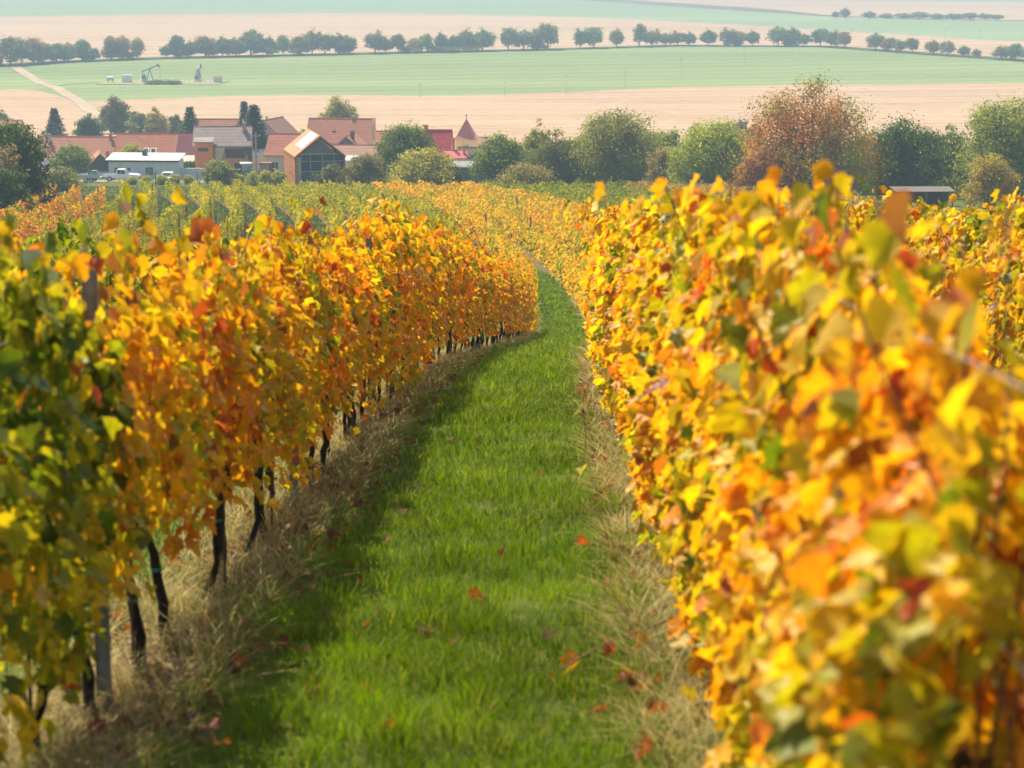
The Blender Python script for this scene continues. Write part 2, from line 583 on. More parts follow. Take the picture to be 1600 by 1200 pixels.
def band(name, a, b_, n, mat):
    D = a[None, :] + (b_ - a)[None, :] * np.linspace(0, 1, n)[:, None]
    X = US[None, :] * D
    V = np.stack([X, D, gz(X, D)], -1).reshape(-1, 3)
    nx = len(US)
    i = np.arange(nx - 1)[None, :] + (np.arange(n - 1) * nx)[:, None]
    F = np.stack([i, i + 1, i + nx + 1, i + nx], -1).reshape(-1, 4)
    tag(link(name, mesh_np(name, V, F, None, mat, True)), kind='structure')


band('stubble_field', B0, B1, 40, STUBBLE)
band('green_field', B1, B2, 24, WHEAT)
band('pale_stubble_field', B2, B3, 24, STUBBLE2)
band('far_green_field', B3, B4, 20, WHEAT2)
band('ploughed_field', B4, B5, 6, PLOUGH)
band('far_stubble_field', B5, B6, 20, STUBBLE2)
band('horizon_field', B6, B7, 20, WHEAT2)

TRACK = field_mat('track_earth', [(0.3, (0.34, 0.26, 0.19)), (0.7, (0.45, 0.36, 0.27))], 0.3, (1, 1, 1))
VERGE = field_mat('dry_verge', [(0.3, (0.34, 0.27, 0.15)), (0.6, (0.24, 0.30, 0.10)), (0.8, (0.40, 0.33, 0.19))], 0.12, (1, 1, 1))
ROADM = field_mat('village_road', [(0.3, (0.26, 0.21, 0.17)), (0.7, (0.36, 0.30, 0.25))], 0.4, (1, 1, 1))


def strip(name, pts, width, mat, zoff):
    """A track along (x, d) points lying just above the ground."""
    P = []
    for (x0, d0), (x1, d1) in zip(pts[:-1], pts[1:]):
        n = max(2, int(math.hypot(x1 - x0, d1 - d0) / 4))
        for k in range(n):
            P.append((x0 + (x1 - x0) * k / n, d0 + (d1 - d0) * k / n))
    P.append(pts[-1])
    P = np.array(P)
    t = np.gradient(P, axis=0)
    t /= np.linalg.norm(t, axis=1, keepdims=True)
    nn = np.stack([-t[:, 1], t[:, 0]], -1)
    m = 5
    V = []
    for k in range(m):
        w = width * (k / (m - 1) - 0.5) * (1 + 0.25 * (vnoise(np.arange(len(P)) * 0.5, np.full(len(P), k * 3.1), 5) - 0.5))
        q = P + nn * w[:, None]
        V.append(np.stack([q[:, 0], q[:, 1], gz(q[:, 0], q[:, 1]) + zoff], -1))
    V = np.stack(V, 1).reshape(-1, 3)
    i = np.arange(m - 1)[None, :] + (np.arange(len(P) - 1) * m)[:, None]
    F = np.stack([i, i + 1, i + m + 1, i + m], -1).reshape(-1, 4)
    return tag(link(name, mesh_np(name, V, F, None, mat, True)), kind='structure')


def P_far(px, py):
    d = dfar(py)
    return (at(px, d), d)


strip('field_track', [P_far(*p) for p in ((18, 97), (40, 113), (68, 131), (92, 138), (125, 158), (155, 182), (175, 197))], 4.2, TRACK, 0.12)
strip('farm_track', [P_far(*p) for p in ((86, 135), (105, 132), (150, 130), (215, 130))], 4.0, VERGE, 0.16)
strip('pump_site', [P_far(*p) for p in ((168, 129), (250, 129.5), (352, 130))], 26, VERGE, 0.20)
strip('gravel_pad', [P_far(*p) for p in ((208, 129), (270, 128.5), (345, 129))], 9, TRACK, 0.26)
strip('hedge_verge', [P_far(*p) for p in ((-60, 107), (100, 98), (250, 92), (560, 84.5), (860, 77.5), (1050, 71.5), (1280, 72.5), (1450, 84.5), (1660, 99))], 12, field_mat('hedge_bank', [(0.3, (0.05, 0.075, 0.035)), (0.7, (0.09, 0.12, 0.05))], 0.2, (1, 1, 1)), 0.3)
_vr = [(at(-60, 326), 330), (at(120, 324), 326), (at(230, 322), 323), (at(330, 322), 322), (at(430, 330), 328), (at(560, 340), 345)]
strip('village_road', _vr, 7.0, ROADM, 0.05)

# ------------------------------------------------------------------ vines
def foliage_mesh(name, seed, mean, spread, zlo, zhi, n, lod, half=0.21, length=1.16, top_stray=0.1, odd_p=0.025, stray_h=0.42):
    """Leaves of one vine: two ragged faces of hanging leaves, thinner at the foot, shoots above the top. Row along y."""
    g = np.random.default_rng(seed)
    m = int(n * 1.9)
    y = (g.random(m) - 0.5) * length
    u = g.random(m) ** 0.85
    topn = zhi + (vnoise(y * 3.2 + 9, np.zeros(m), seed) - 0.55) * 0.5
    botn = zlo + (vnoise(y * 3.0 + 3, np.ones(m), seed + 1) - 0.48) * 0.8
    z = botn + (topn - botn) * u
    prof = half * (0.75 + 0.55 * np.sin(np.clip(u, 0, 1) * 2.7 + 0.3)) * (1 - 0.35 * np.clip((u - 0.75) / 0.25, 0, 1))
    side = np.where(g.random(m) < 0.5, -1.0, 1.0)
    x = side * prof * (0.35 + 0.75 * g.random(m) ** 0.6) + g.normal(0, 0.03, m)
    keep = vnoise(y * 4.5 + side * 13, z * 4.5, seed + 2) * 0.8 + g.random(m) * 0.55 > 0.48
    idx = np.nonzero(keep)[0][:n]
    x, y, z, u, side = x[idx], y[idx], z[idx], u[idx], side[idx]
    ns = int(n * top_stray * 0.5)
    if ns:
        c = g.integers(0, 5, ns)
        cx, cyy = g.normal(0, 0.1, 5), (g.random(5) - 0.5) * length
        s = g.random(ns)
        xs_ = cx[c] * (1 + 1.5 * s) + g.normal(0, 0.04, ns)
        ys_ = cyy[c] + g.normal(0, 0.05, ns) + 0.1 * s
        zs_ = zhi - 0.05 + s * g.uniform(0.1, stray_h, 5)[c]
        x, y, z = np.concatenate([x, xs_]), np.concatenate([y, ys_]), np.concatenate([z, zs_])
        u, side = np.concatenate([u, np.ones(ns)]), np.concatenate([side, np.sign(xs_)])
    k = len(x)
    pos = np.stack([x, y, z], -1)
    nrm = np.stack([side * (0.55 + 0.5 * g.random(k)), g.normal(0, 0.5, k), 0.35 + g.normal(0, 0.45, k)], -1)
    tip = np.stack([side * 0.25 + g.normal(0, 0.35, k), g.normal(0, 0.5, k), -1 + g.normal(0, 0.35, k)], -1)
    size = g.uniform(0.050, 0.102, k) * (1 if lod == 0 else 1.12)
    curl = g.normal(0.9, 1.2, k)
    t = mean + spread * (0.9 * (vnoise(y * 3 + 40, z * 3 + side * 7, seed + 4) - 0.5) + 0.42 * g.normal(0, 1, k) * 0.5)
    c = ripe(t) * g.uniform(0.9, 1.15, k)[:, None]
    odd = g.random(k)
    c = np.where((odd < odd_p)[:, None], ripe(g.uniform(0.78, 0.97, k)), c)
    c = np.where((odd > 0.985)[:, None], ripe(g.uniform(0.1, 0.3, k)), c)
    T = (LEAF_T, LEAF_F, LEAF_TINT) if lod == 0 else (LEAF2_T, LEAF2_F, LEAF2_TINT)
    V, F, C = leaves_np(*T, pos, tip, nrm, size, curl, c, 0.045)
    return mesh_np(name, V, F, C, LEAF)


FOL = {}


def fol(kind, lod, mean, spread, zlo, zhi, n, cnt, **kw):
    FOL[kind, lod] = [foliage_mesh('foliage', 100 * len(FOL) + 11 * k + 5, mean, spread, zlo, zhi, n, lod, **kw) for k in range(cnt)]


fol('green', 0, 0.25, 0.34, 0.50, 1.74, 720, 4, half=0.22, odd_p=0.004)
fol('orange', 0, 0.485, 0.42, 0.60, 1.78, 600, 6, half=0.18, top_stray=0.08)
fol('yellow', 0, 0.455, 0.46, 0.36, 1.86, 1060, 7, half=0.19, top_stray=0.03, stray_h=0.2)
fol('green', 1, 0.27, 0.5, 0.6, 1.80, 480, 4)
fol('orange', 1, 0.46, 0.40, 0.60, 1.88, 560, 6)
fol('yellow', 1, 0.465, 0.34, 0.30, 1.93, 720, 6, half=0.21)
LEAF_ONE = []
for k in range(6):
    g = np.random.default_rng(900 + k)
    z = LEAF_T.copy()
    z[:, 2] *= (0.4, 1.6, -0.8, 2.2, 1.0, 2.8)[k]
    z[1:, :2] *= g.uniform(0.92, 1.08, (len(z) - 1, 1))
    LEAF_ONE.append(mesh_np('leaf', z, LEAF_F, LEAF_TINT, LEAF, smooth=False))


def trunk_mesh(seed, h):
    g = np.random.default_rng(seed)
    b = MB()
    lean = g.normal(0, 0.07, 2)
    R0 = g.uniform(0.015, 0.024)
    pts, rad = [], []
    for i in range(9):
        s = i / 8
        pts.append((lean[0] * s + g.normal(0, 0.010), lean[1] * s + g.normal(0, 0.016), -0.06 + (h + 0.06) * s))
        rad.append(R0 * (1.25 - 0.4 * s) * g.uniform(0.8, 1.25) + (0.012 if i == 8 else 0))
    b.tube(pts, rad, 8)
    for sgn in (-1, 1):                                   # the two arms along the wire
        e = [pts[-1]]
        for i in range(1, 5):
            e.append((pts[-1][0] + g.normal(0, 0.012), pts[-1][1] + sgn * 0.12 * i, h + 0.04 + 0.03 * i + g.normal(0, 0.012)))
        b.tube(e, [0.030, 0.024, 0.020, 0.017, 0.012], 6)
    me = b.mesh('trunk', BARK, True)
    q = Vector(pts[5])
    t = MB()
    t.tube([q, q + Vector((0, 0, 0.014))], rad[5] + 0.003, 8)
    return me, t.mesh('tie', TEAL)


TRUNKS = {h: [trunk_mesh(int(h * 100) + k, h) for k in range(6)] for h in (0.78, 0.62)}
CANES = []
for k in range(8):
    g = np.random.default_rng(50 + k)
    b = MB()
    top = g.uniform(0.75, 1.3)
    dx, dy = g.normal(0, 0.09), g.normal(0, 0.10)
    b.tube([(dx * s * s + 0.02 * math.sin(6 * s + k), dy * s + 0.03 * math.sin(4 * s), top * s) for s in np.linspace(0, 1, 8)], np.linspace(0.006, 0.0028, 8), 5)
    CANES.append(b.mesh('cane', CANE, True))
b = MB()
b.tube([(0.05, 0.06, -0.1), (0.05, 0.065, 0.5), (0.045, 0.06, 1.15)], 0.0075, 5)
STAKE = b.mesh('stake', plain('rusty_stake', (0.10, 0.06, 0.045), 0.7, metal=0.3))

ORD = ('first', 'second', 'third', 'fourth', 'fifth', 'sixth', 'seventh', 'eighth', 'ninth', 'tenth')
VINES = {}


def vine(row, x0, d, kind, zh, label, group, near=False, leaf_n=0, side=1, tint=None):
    k = int(rng.integers(0, 1000))
    lod = 0 if d < 24 else 1
    x = x0 + float(curve(d)) + rng.normal(0, 0.02)
    ang = math.atan2(2 * 6.3e-4 * max(d - 85, 0), 1)
    flip = rng.random() < 0.5
    loc = (x, d, float(gz(x, d)))
    v = thing('grapevine', label, 'grapevine', loc, ang, group)
    th = 0.62 if rng.random() < 0.7 else 0.78
    link('trunk', TRUNKS[th][k % 6][0], v, None, math.pi * (k % 2))
    ms = FOL[kind, lod]
    f = link('foliage', ms[k % len(ms)], v, None, math.pi if flip else 0)
    f['kind'] = 'stuff'
    sc = rng.uniform(0.93, 1.07) * (0.93 if d < 5.5 else 0.97 if d < 6.6 else 1)
    f.scale = (rng.uniform(0.9, 1.15), 1.0, sc)
    if tint is None:
        tint = (rng.uniform(0.9, 1.08), rng.uniform(0.84, 1.12), rng.uniform(0.8, 1.2))
    f.color = (*tint, 1)
    if d < 30:
        for q in range(8 if d < 14 else 3):
            c = link('cane', CANES[(k + q * 3) % 8], v, (rng.normal(0, 0.03), rng.uniform(-0.45, 0.45), th + 0.06), rng.uniform(0, 6.28))
        if rng.random() < 0.75:
            link('tie', TRUNKS[th][k % 6][1], v, None, math.pi * (k % 2))
        if rng.random() < 0.6:
            link('stake', STAKE, v, (rng.normal(0, 0.02), rng.uniform(-0.1, 0.35), 0), rng.uniform(0, 6.28))
    top = 1.82 if x0 < 0 else 1.80
    mean = {'green': 0.22, 'orange': 0.50, 'yellow': 0.43}[kind]
    for q in range(leaf_n):                               # the leaves that can be picked apart, on the side of the lane and along the top
        u = rng.random() ** 0.8
        zz = zh + 0.1 + (top - zh) * u + (rng.uniform(0, 0.2) if u > 0.85 else 0)
        xx = side * (0.14 + 0.12 * rng.random()) * (1 - 0.5 * max(0, u - 0.8) / 0.2)
        lf = link('leaf', LEAF_ONE[int(rng.integers(0, 6))], v)
        nn = Vector((side * (0.6 + 0.6 * rng.random()), rng.normal(0, 0.5) - 0.2, 0.3 + rng.normal(0, 0.4))).normalized()
        tp = Vector((side * 0.2 + rng.normal(0, 0.35), rng.normal(0, 0.5), -1 + rng.normal(0, 0.3)))
        tp = (tp - nn * tp.dot(nn)).normalized()
        M = Matrix((tp.cross(nn), tp, nn)).transposed().to_4x4()
        s = rng.uniform(0.055, 0.100)
        lf.matrix_local = Matrix.Translation((xx, rng.uniform(-0.55, 0.55), zz)) @ M @ Matrix.Scale(s, 4)
        t = mean + rng.normal(0, 0.13) if rng.random() > (0.01 if kind == 'green' else 0.07) else rng.uniform(0.75, 0.97)
        c = ripe(np.array([t]))[0] * rng.uniform(0.85, 1.15)
        lf.color = (*[float(q_) for q_ in c], 1)
    VINES[row, round(d)] = v
    return v


def ordinal(i):
    return ORD[i] if i < 10 else None


# row left of the lane
d = 7.05
i = 0
while d < 75:
    kind = 'green' if d < 8.7 else 'orange'
    if d < 9.6:
        lab = ('leafy green grapevine cut by the frame edge left of the lane', 'leafy green grapevine just before the first metal post left of the lane', 'grapevine turning from green to orange, third in row left of lane', 'grapevine turning from green to orange, fourth in row left of lane')[i]
        grp = 'green vines at the near end left of the lane'
    elif i < 10:
        lab = 'orange leaved grapevine, %s in the row left of the grass lane' % ORD[i]
        grp = 'orange vines left of the lane'
    else:
        lab = 'orange and yellow grapevine farther down the row left of the lane'
        grp = 'orange vines left of the lane'
    v = vine('L', ROW0, d, kind, 0.42 if kind == 'green' else 0.6, lab, grp, leaf_n=(46 if d < 10 else 34 if d < 14 else 0), side=1,
             tint=(1, 1, 1) if d < 9.0 else ((0.72, 1.0, 1.0) if d < 9.6 else None))
    d += rng.uniform(0.80, 0.96)
    i += 1
# row right of the lane
d = 3.75
i = 0
while d < 85:
    if i < 8:
        lab = 'yellow and orange grapevine, %s in the row right of the grass lane' % ORD[i]
    else:
        lab = 'golden yellow grapevine farther down the row right of the lane'
    vine('R', ROW0 + ROWS, d, 'yellow', 0.34, lab, 'yellow vines right of the lane', leaf_n=(60 if d < 7.5 else 40 if d < 11 else 0), side=-1)
    d += rng.uniform(0.93, 1.07)
    i += 1
for row, j, d0, d1, kind, lab, grp in (
        ('LL', -1, 13.5, 60, 'green', 'yellow green grapevine in the second row left of the lane', 'green vines in the second row left'),
        ('RR', 2, 10.5, 58, 'yellow', 'yellow grapevine in the second row right of the lane', 'yellow vines in the second row right'),
        ('RRR', 3, 24, 58, 'yellow', 'yellow grapevine in the third row right of the lane', 'yellow vines in the third row right')):
    d = d0
    while d < d1:
        vine(row, ROW0 + ROWS * j, d, kind, 0.4, lab, grp)
        d += rng.uniform(0.94, 1.06)


def far_rows():
    """All vines too far away to tell apart: leaves and trunks along the rows on to the end of the vineyard."""
    Vs, Fs, Cs, off = [], [], [], 0
    starts = {0: 75, 1: 85, -1: 60, 2: 58, 3: 58}
    for j in range(-14, 16):
        x0 = ROW0 + ROWS * j
        ds0 = starts.get(j, 110 if j < 0 else 58)
        ds1 = 261 + 2.5 * math.sin(j * 1.7) - (18 if j < -11 else 0)
        if j == -12:
            pass
        for a, b_, dens, size in ((ds0, 100, 95, 0.16), (100, 170, 74, 0.20), (170, 240, 58, 0.24), (240, ds1, 56, 0.26)):
            a, b_ = max(a, ds0), min(b_, ds1)
            if b_ <= a:
                continue
            n = int((b_ - a) * dens)
            dd = rng.uniform(a, b_, n)
            u = rng.random(n)
            hi = 1.95 + 0.25 * (vnoise(dd * 1.1, np.full(n, j * 5.3), 8) - 0.5) * 2
            zz = 0.16 + (hi - 0.16) * u
            side = np.where(rng.random(n) < 0.5, -1.0, 1.0)
            xx = x0 + curve(dd) + side * (0.12 + 0.20 * rng.random(n))
            keep = vnoise(dd * 1.5, zz * 3 + j * 17, 12) + rng.random(n) * 0.6 > 0.45
            dd, zz, side, xx = dd[keep], zz[keep], side[keep], xx[keep]
            n = len(dd)
            X0 = x0
            if X0 > 25: mean, sp = 0.42, 0.35
            elif X0 > 8.6: mean, sp = 0.225, 0.13
            elif X0 > -3: mean, sp = 0.435, 0.26
            elif X0 > -31: mean, sp = 0.29, 0.17
            else: mean, sp = 0.54, 0.6
            t = mean + sp * (0.9 * (vnoise(dd * 0.22, np.full(n, j * 3.1), 21) - 0.5) + 0.5 * (vnoise(dd * 0.9, np.full(n, j * 9.1), 22) - 0.5) + 0.3 * rng.normal(0, 1, n))
            c = ripe(t) * rng.uniform(0.75, 1.1, n)[:, None]
            if X0 > 25:
                c = c * 0.35 + 0.65 * np.array([[0.36, 0.245, 0.10]])
            pos = np.stack([xx, dd, gz(xx, dd) + zz], -1)
            nrm = np.stack([side * 0.8 + rng.normal(0, 0.4, n), rng.normal(0, 0.6, n), 0.5 + rng.normal(0, 0.4, n)], -1)
            tip = np.stack([rng.normal(0, 0.4, n), rng.normal(0, 0.5, n), -1 + rng.normal(0, 0.3, n)], -1)
            V, F, C = leaves_np(QUAD_T, QUAD_F, QUAD_TINT, pos, tip, nrm, size * rng.uniform(0.7, 1.25, n), np.ones(n), c)
            Vs.append(V); Fs.append(F + off); Cs.append(C); off += len(V)
    # trunks as slim wedges
    for j in range(-14, 16):
        x0 = ROW0 + ROWS * j
        dd = np.arange(starts.get(j, 110 if j < 0 else 58), 255 - (18 if j < -11 else 0), 1.0)
        n = len(dd)
        xx = x0 + curve(dd)
        pos = np.stack([xx, dd, gz(xx, dd) - 0.1], -1)
        for ang in (0.3, 1.9):
            V, F, C = leaves_np(np.array([(-0.045, 0, 0), (0.045, 0, 0), (0.035, 0.95, 0), (-0.035, 0.95, 0)]), QUAD_F, QUAD_TINT, pos,
                                np.tile([[0, 0, 1.0]], (n, 1)), np.tile([[math.cos(ang), math.sin(ang), 0]], (n, 1)), np.ones(n), np.ones(n), np.tile([[0.06, 0.045, 0.035]], (n, 1)))
            Vs.append(V); Fs.append(F + off); Cs.append(C); off += len(V)
    me = mesh_np('distant_vines', np.concatenate(Vs), np.concatenate(Fs), np.concatenate(Cs), LEAF_FAR)
    tag(link('distant_vines', me), 'rows of green, yellow and brownish vines running down to the village', 'vines', kind='stuff')


far_rows()

# trellis: steel posts, wires, far wooden posts


def post_mesh(h):
    b = MB()
    b.box(-0.026, 0.026, -0.002, 0.002, -0.3, h)
    b.box(-0.030, -0.026, -0.018, 0.018, -0.3, h)
    b.box(0.026, 0.030, -0.018, 0.018, -0.3, h)
    for z in np.arange(0.3, h - 0.05, 0.25):
        b.box(-0.034, -0.030, -0.010, 0.010, z, z + 0.03)
        b.box(0.030, 0.034, -0.010, 0.010, z, z + 0.03)
    return b.mesh('trellis_post', STEEL)


STEEL = plain('dull_steel', (0.26, 0.29, 0.31), 0.5, metal=0.6, var=0.25, scale=18)
PM = post_mesh(1.98)
PM_L = post_mesh(1.85)
for row, x0, d0, d1, side_, me in (('left', ROW0, 8.95, 70, 'left', PM_L), ('right', ROW0 + ROWS, 8.5, 60, 'right', PM), ('second right', ROW0 + 2 * ROWS, 16.5, 50, 'second row right', PM)):
    i = 0
    d = d0
    while d < d1:
        x = x0 + 0.02 + float(curve(d))
        o = link('trellis_post', me, None, (x, d, float(gz(x, d))), 0.1)
        where = 'row left of lane' if row == 'left' else 'row right of lane' if row == 'right' else 'second row right of lane'
        if i < 4:
            tag(o, 'grey steel trellis post, %s in the %s' % (ORD[i], where), 'post', 'steel trellis posts')
        else:
            tag(o, 'grey steel trellis post farther down the %s' % where, 'post', 'steel trellis posts')
        d += 6.85
        i += 1
for row, x0, d0, d1 in (('left', ROW0, 5.5, 62), ('right', ROW0 + ROWS, 2.6, 62), ('second right', ROW0 + 2 * ROWS, 9, 50)):
    for nm, h in (('lowest', 0.80), ('middle', 1.22), ('top', 1.62)):
        for sd_ in (0,):
            b = MB()
            dd = np.linspace(d0, d1, 60)
            x_ = x0 + (0.045 if row != 'right' else -0.09)
            b.tube([(x_ + float(curve(q)), q, float(gz(x_, q)) + h + (0 if row == 'left' else 0.16) - 0.015 * math.sin((q - 8.95) / 6.85 * math.pi) ** 2) for q in dd], 0.002, 4)
            where = 'row left of lane' if row == 'left' else 'row right of lane' if row == 'right' else 'second row right of lane'
            tag(b.build('trellis_wire', WIRE), '%s of the three steel wires strung along the %s' % (nm, where), 'wire', 'trellis wires')

b = MB()
b.tube([(0, 0, -0.3), (0.01, 0, 1.2), (0, 0, 2.35)], [0.075, 0.07, 0.065], 7)
WP = b.mesh('wooden_post', WOOD_POST)
_dn = np.linspace(125, 372, 2500)
_pn = 600 - FPX * np.tan(PITCH - np.arctan((CAM_H - gz(0, _dn)) / _dn))
POSTS = [(190, 331, 'wooden end post where green rows meet the grass gap'), (232, 325, None), (274, 314, None), (320, 317, None), (361, 306, None), (405, 306, None), (417, 305, None),
         (459, 305, None), (497, 303, None), (152, 330, 'wooden post between the reddish vine rows'), (740, 386, None), (835, 392, None), (540, 350, None), (300, 299, None), (238, 299, None), (832, 352, None)]
for px, py, lab in POSTS:
    d = float(np.interp(-py, -_pn, _dn))
    x = at(px, d)
    x0 = x - float(curve(d))
    x = ROW0 + ROWS * round((x0 - ROW0) / ROWS) + float(curve(d)) + 0.02
    o = link('wooden_post', WP, None, (x, d, float(gz(x, d))), rng.uniform(0, 3))
    o.rotation_euler = (rng.normal(0, 0.03), rng.normal(0, 0.03), rng.uniform(0, 3))
    tag(o, lab or 'weathered wooden post standing above the far vine rows', 'post', 'wooden posts in the far vine rows')

# ------------------------------------------------------------------ grass, straw and fallen leaves
def blades(name, x, d, h, w, lean, colr, mat, segs=2, tipmul=(1.35, 1.25, 1.2), droop=0.6):
    """Grass blades as tapering bent ribbons."""
    n = len(x)
    th = rng.uniform(0, 2 * np.pi, n)
    dx, dy = np.cos(th), np.sin(th)
    fx, fy = -np.sin(th + rng.normal(0, 0.5, n)), np.cos(th + rng.normal(0, 0.5, n))
    base = np.stack([x, d, gz(x, d) - 0.012], -1)
    ss = np.linspace(0, 1, segs + 1)
    V, C = [], []
    cr = colr[:, None] if colr.ndim == 1 else colr
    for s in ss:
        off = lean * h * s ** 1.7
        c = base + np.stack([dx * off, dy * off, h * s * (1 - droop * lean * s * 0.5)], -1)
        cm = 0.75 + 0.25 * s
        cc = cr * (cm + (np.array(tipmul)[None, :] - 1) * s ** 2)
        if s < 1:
            ww = (w * (1 - s) ** 0.6 * 0.5)
            V += [c - np.stack([fx * ww, fy * ww, 0 * ww], -1), c + np.stack([fx * ww, fy * ww, 0 * ww], -1)]
            C += [cc, cc]
        else:
            V.append(c); C.append(cc)
    k = len(V)
    V = np.stack(V, 1).reshape(-1, 3)
    C = np.stack(C, 1).reshape(-1, 3)
    tf = []
    for i in range(segs - 1):
        a = 2 * i
        tf += [(a, a + 1, a + 3), (a, a + 3, a + 2)]
    a = 2 * (segs - 1)
    tf.append((a, a + 1, a + 2))
    F = (np.array(tf)[None] + (np.arange(n) * k)[:, None, None]).reshape(-1, 3)
    return mesh_np(name, V, F, C, mat)


def scatter(xa, xb, da, db, per_m2):
    n = int((xb - xa) * (db - da) * per_m2)
    return rng.uniform(xa, xb, n), rng.uniform(da, db, n)


GX0, GX1 = -1.52, 0.42
parts = [scatter(GX0 - 0.1, GX1 + 0.1, a, b_, p) for a, b_, p in ((7.0, 11, 2700), (11, 16, 1900), (16, 26, 1050), (26, 45, 520), (45, 80, 300), (80, 135, 150))]
x = np.concatenate([p[0] for p in parts]); d = np.concatenate([p[1] for p in parts])
edge = np.minimum(x - (GX0 + 0.12 * (vnoise(d * 1.5, d * 0, 31) - 0.5)), (GX1 + 0.2 * (vnoise(d * 1.2, d * 0, 32) - 0.5)) - x)
k = edge + rng.normal(0, 0.05, len(x)) > 0
x, d = x[k], d[k]
x = x + curve(d)
n = len(x)
cl = vnoise(x * 2.2, d * 2.2, 33)
cl2 = vnoise(x * 7, d * 7, 34)
h = (0.040 + 0.19 * cl * cl2 ** 1.5 + 0.05 * cl2 ** 2 + 0.04 * rng.random(n) ** 3) * np.where(d > 26, 1.1, 1.0)
w = np.interp(d, [7, 14, 30, 90, 135], [0.0052, 0.0065, 0.012, 0.04, 0.06]) * rng.uniform(0.7, 1.3, n)
mixv = np.clip(0.5 * cl + 0.5 * rng.random(n) + 0.15 * (vnoise(x * 0.8, d * 0.5, 36) - 0.5), 0, 1)[:, None]
gc = (1 - mixv) * np.array([[0.050, 0.13, 0.002]]) + mixv * np.array([[0.21, 0.32, 0.005]])
yel = (rng.random(n) + 0.12 * (vnoise(x * 3.1, d * 3.1, 37) - 0.5) < 0.06)[:, None]
gc = gc * (0.62 + 0.62 * vnoise(x * 1.9, d * 1.9, 38))[:, None]
gc = np.where(yel, np.array([[0.34, 0.30, 0.09]]), gc)
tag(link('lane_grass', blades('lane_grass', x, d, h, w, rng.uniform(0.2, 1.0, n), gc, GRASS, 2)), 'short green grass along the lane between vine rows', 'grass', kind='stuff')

# grass of the neighbouring lanes, thinner
parts = [scatter(0.95, 2.95, 5, 26, 170), scatter(3.5, 5.4, 14, 40, 70), scatter(-4.1, -2.15, 9, 40, 220), scatter(-6.6, -4.6, 15, 50, 80)]
x = np.concatenate([p[0] for p in parts]); d = np.concatenate([p[1] for p in parts])
x = x + curve(d)
n = len(x)
mixv = rng.random(n)[:, None]
gc = (1 - mixv) * np.array([[0.05, 0.12, 0.01]]) + mixv * np.array([[0.13, 0.21, 0.02]])
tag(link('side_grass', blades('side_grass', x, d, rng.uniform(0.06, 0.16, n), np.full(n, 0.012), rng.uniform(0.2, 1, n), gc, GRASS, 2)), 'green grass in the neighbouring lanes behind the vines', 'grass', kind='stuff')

# tufts between the far rows
xs_, ds_ = [], []
for j in range(-15, 1):
    a_, b_ = scatter(ROW0 + ROWS * (j - 1) + 0.5, ROW0 + ROWS * j - 0.5, 120, 262, 11)
    xs_.append(a_); ds_.append(b_)
a_, b_ = scatter(-40, 42, 260, 300, 5)
xs_.append(a_); ds_.append(b_)
x, d = np.concatenate(xs_), np.concatenate(ds_)
x = x + curve(d)
n = len(x)
mixv = np.clip(0.6 * vnoise(x * 0.5, d * 0.5, 61) + 0.4 * rng.random(n), 0, 1)[:, None]
gc = (1 - mixv) * np.array([[0.03, 0.05, 0.008]]) + mixv * np.array([[0.10, 0.115, 0.022]])  # dark greens put the shade of the row gaps into the grass
tag(link('rough_grass', blades('rough_grass', x, d, rng.uniform(0.06, 0.2, n), np.full(n, 0.14), rng.uniform(0.2, 0.8, n), gc, GRASS, 2)), 'rough grass between the far vine rows and before the village', 'grass', kind='stuff')

# dry grass under the rows
parts = [scatter(a, b_, c, e, p) for a, b_ in ((-2.20, -1.40), (0.32, 1.10)) for c, e, p in ((6.5, 12, 1300), (12, 20, 1000), (20, 40, 520), (40, 110, 150))]
x = np.concatenate([p[0] for p in parts]); d = np.concatenate([p[1] for p in parts])
keep = (vnoise(x * 2.6, d * 2.6, 41) * 0.9 + 0.30 * rng.random(len(x))) > 0.46
x, d = x[keep], d[keep]
n = len(x)
cl = vnoise(x * 2.6, d * 2.6, 42)
x = x + curve(d)
h = (0.05 + 0.20 * cl + 0.11 * rng.random(n)) * np.where(np.abs(x + 1.3) < 0.12, 0.6, 1)
w = np.interp(d, [6, 14, 40, 110], [0.0048, 0.006, 0.014, 0.04]) * rng.uniform(0.6, 1.3, n)
mixv = rng.random(n)[:, None]
sc_ = (1 - mixv) * np.array([[0.30, 0.225, 0.065]]) + mixv * np.array([[0.68, 0.57, 0.22]])
grn = ((rng.random(n) + 0.5 * (vnoise(x * 1.7, d * 1.7, 43) - 0.5)) < 0.36)[:, None]
sc_ = np.where(grn, np.array([[0.17, 0.21, 0.035]]) * (0.6 + 0.8 * rng.random((n, 1))), sc_)
tag(link('dry_grass', blades('dry_grass', x, d, h, w, rng.uniform(0.4, 2.0, n), sc_, STRAW, 3, (1.1, 1.1, 1.1), 0.5)), 'straw coloured dry grass along the feet of the vines', 'grass', kind='stuff')

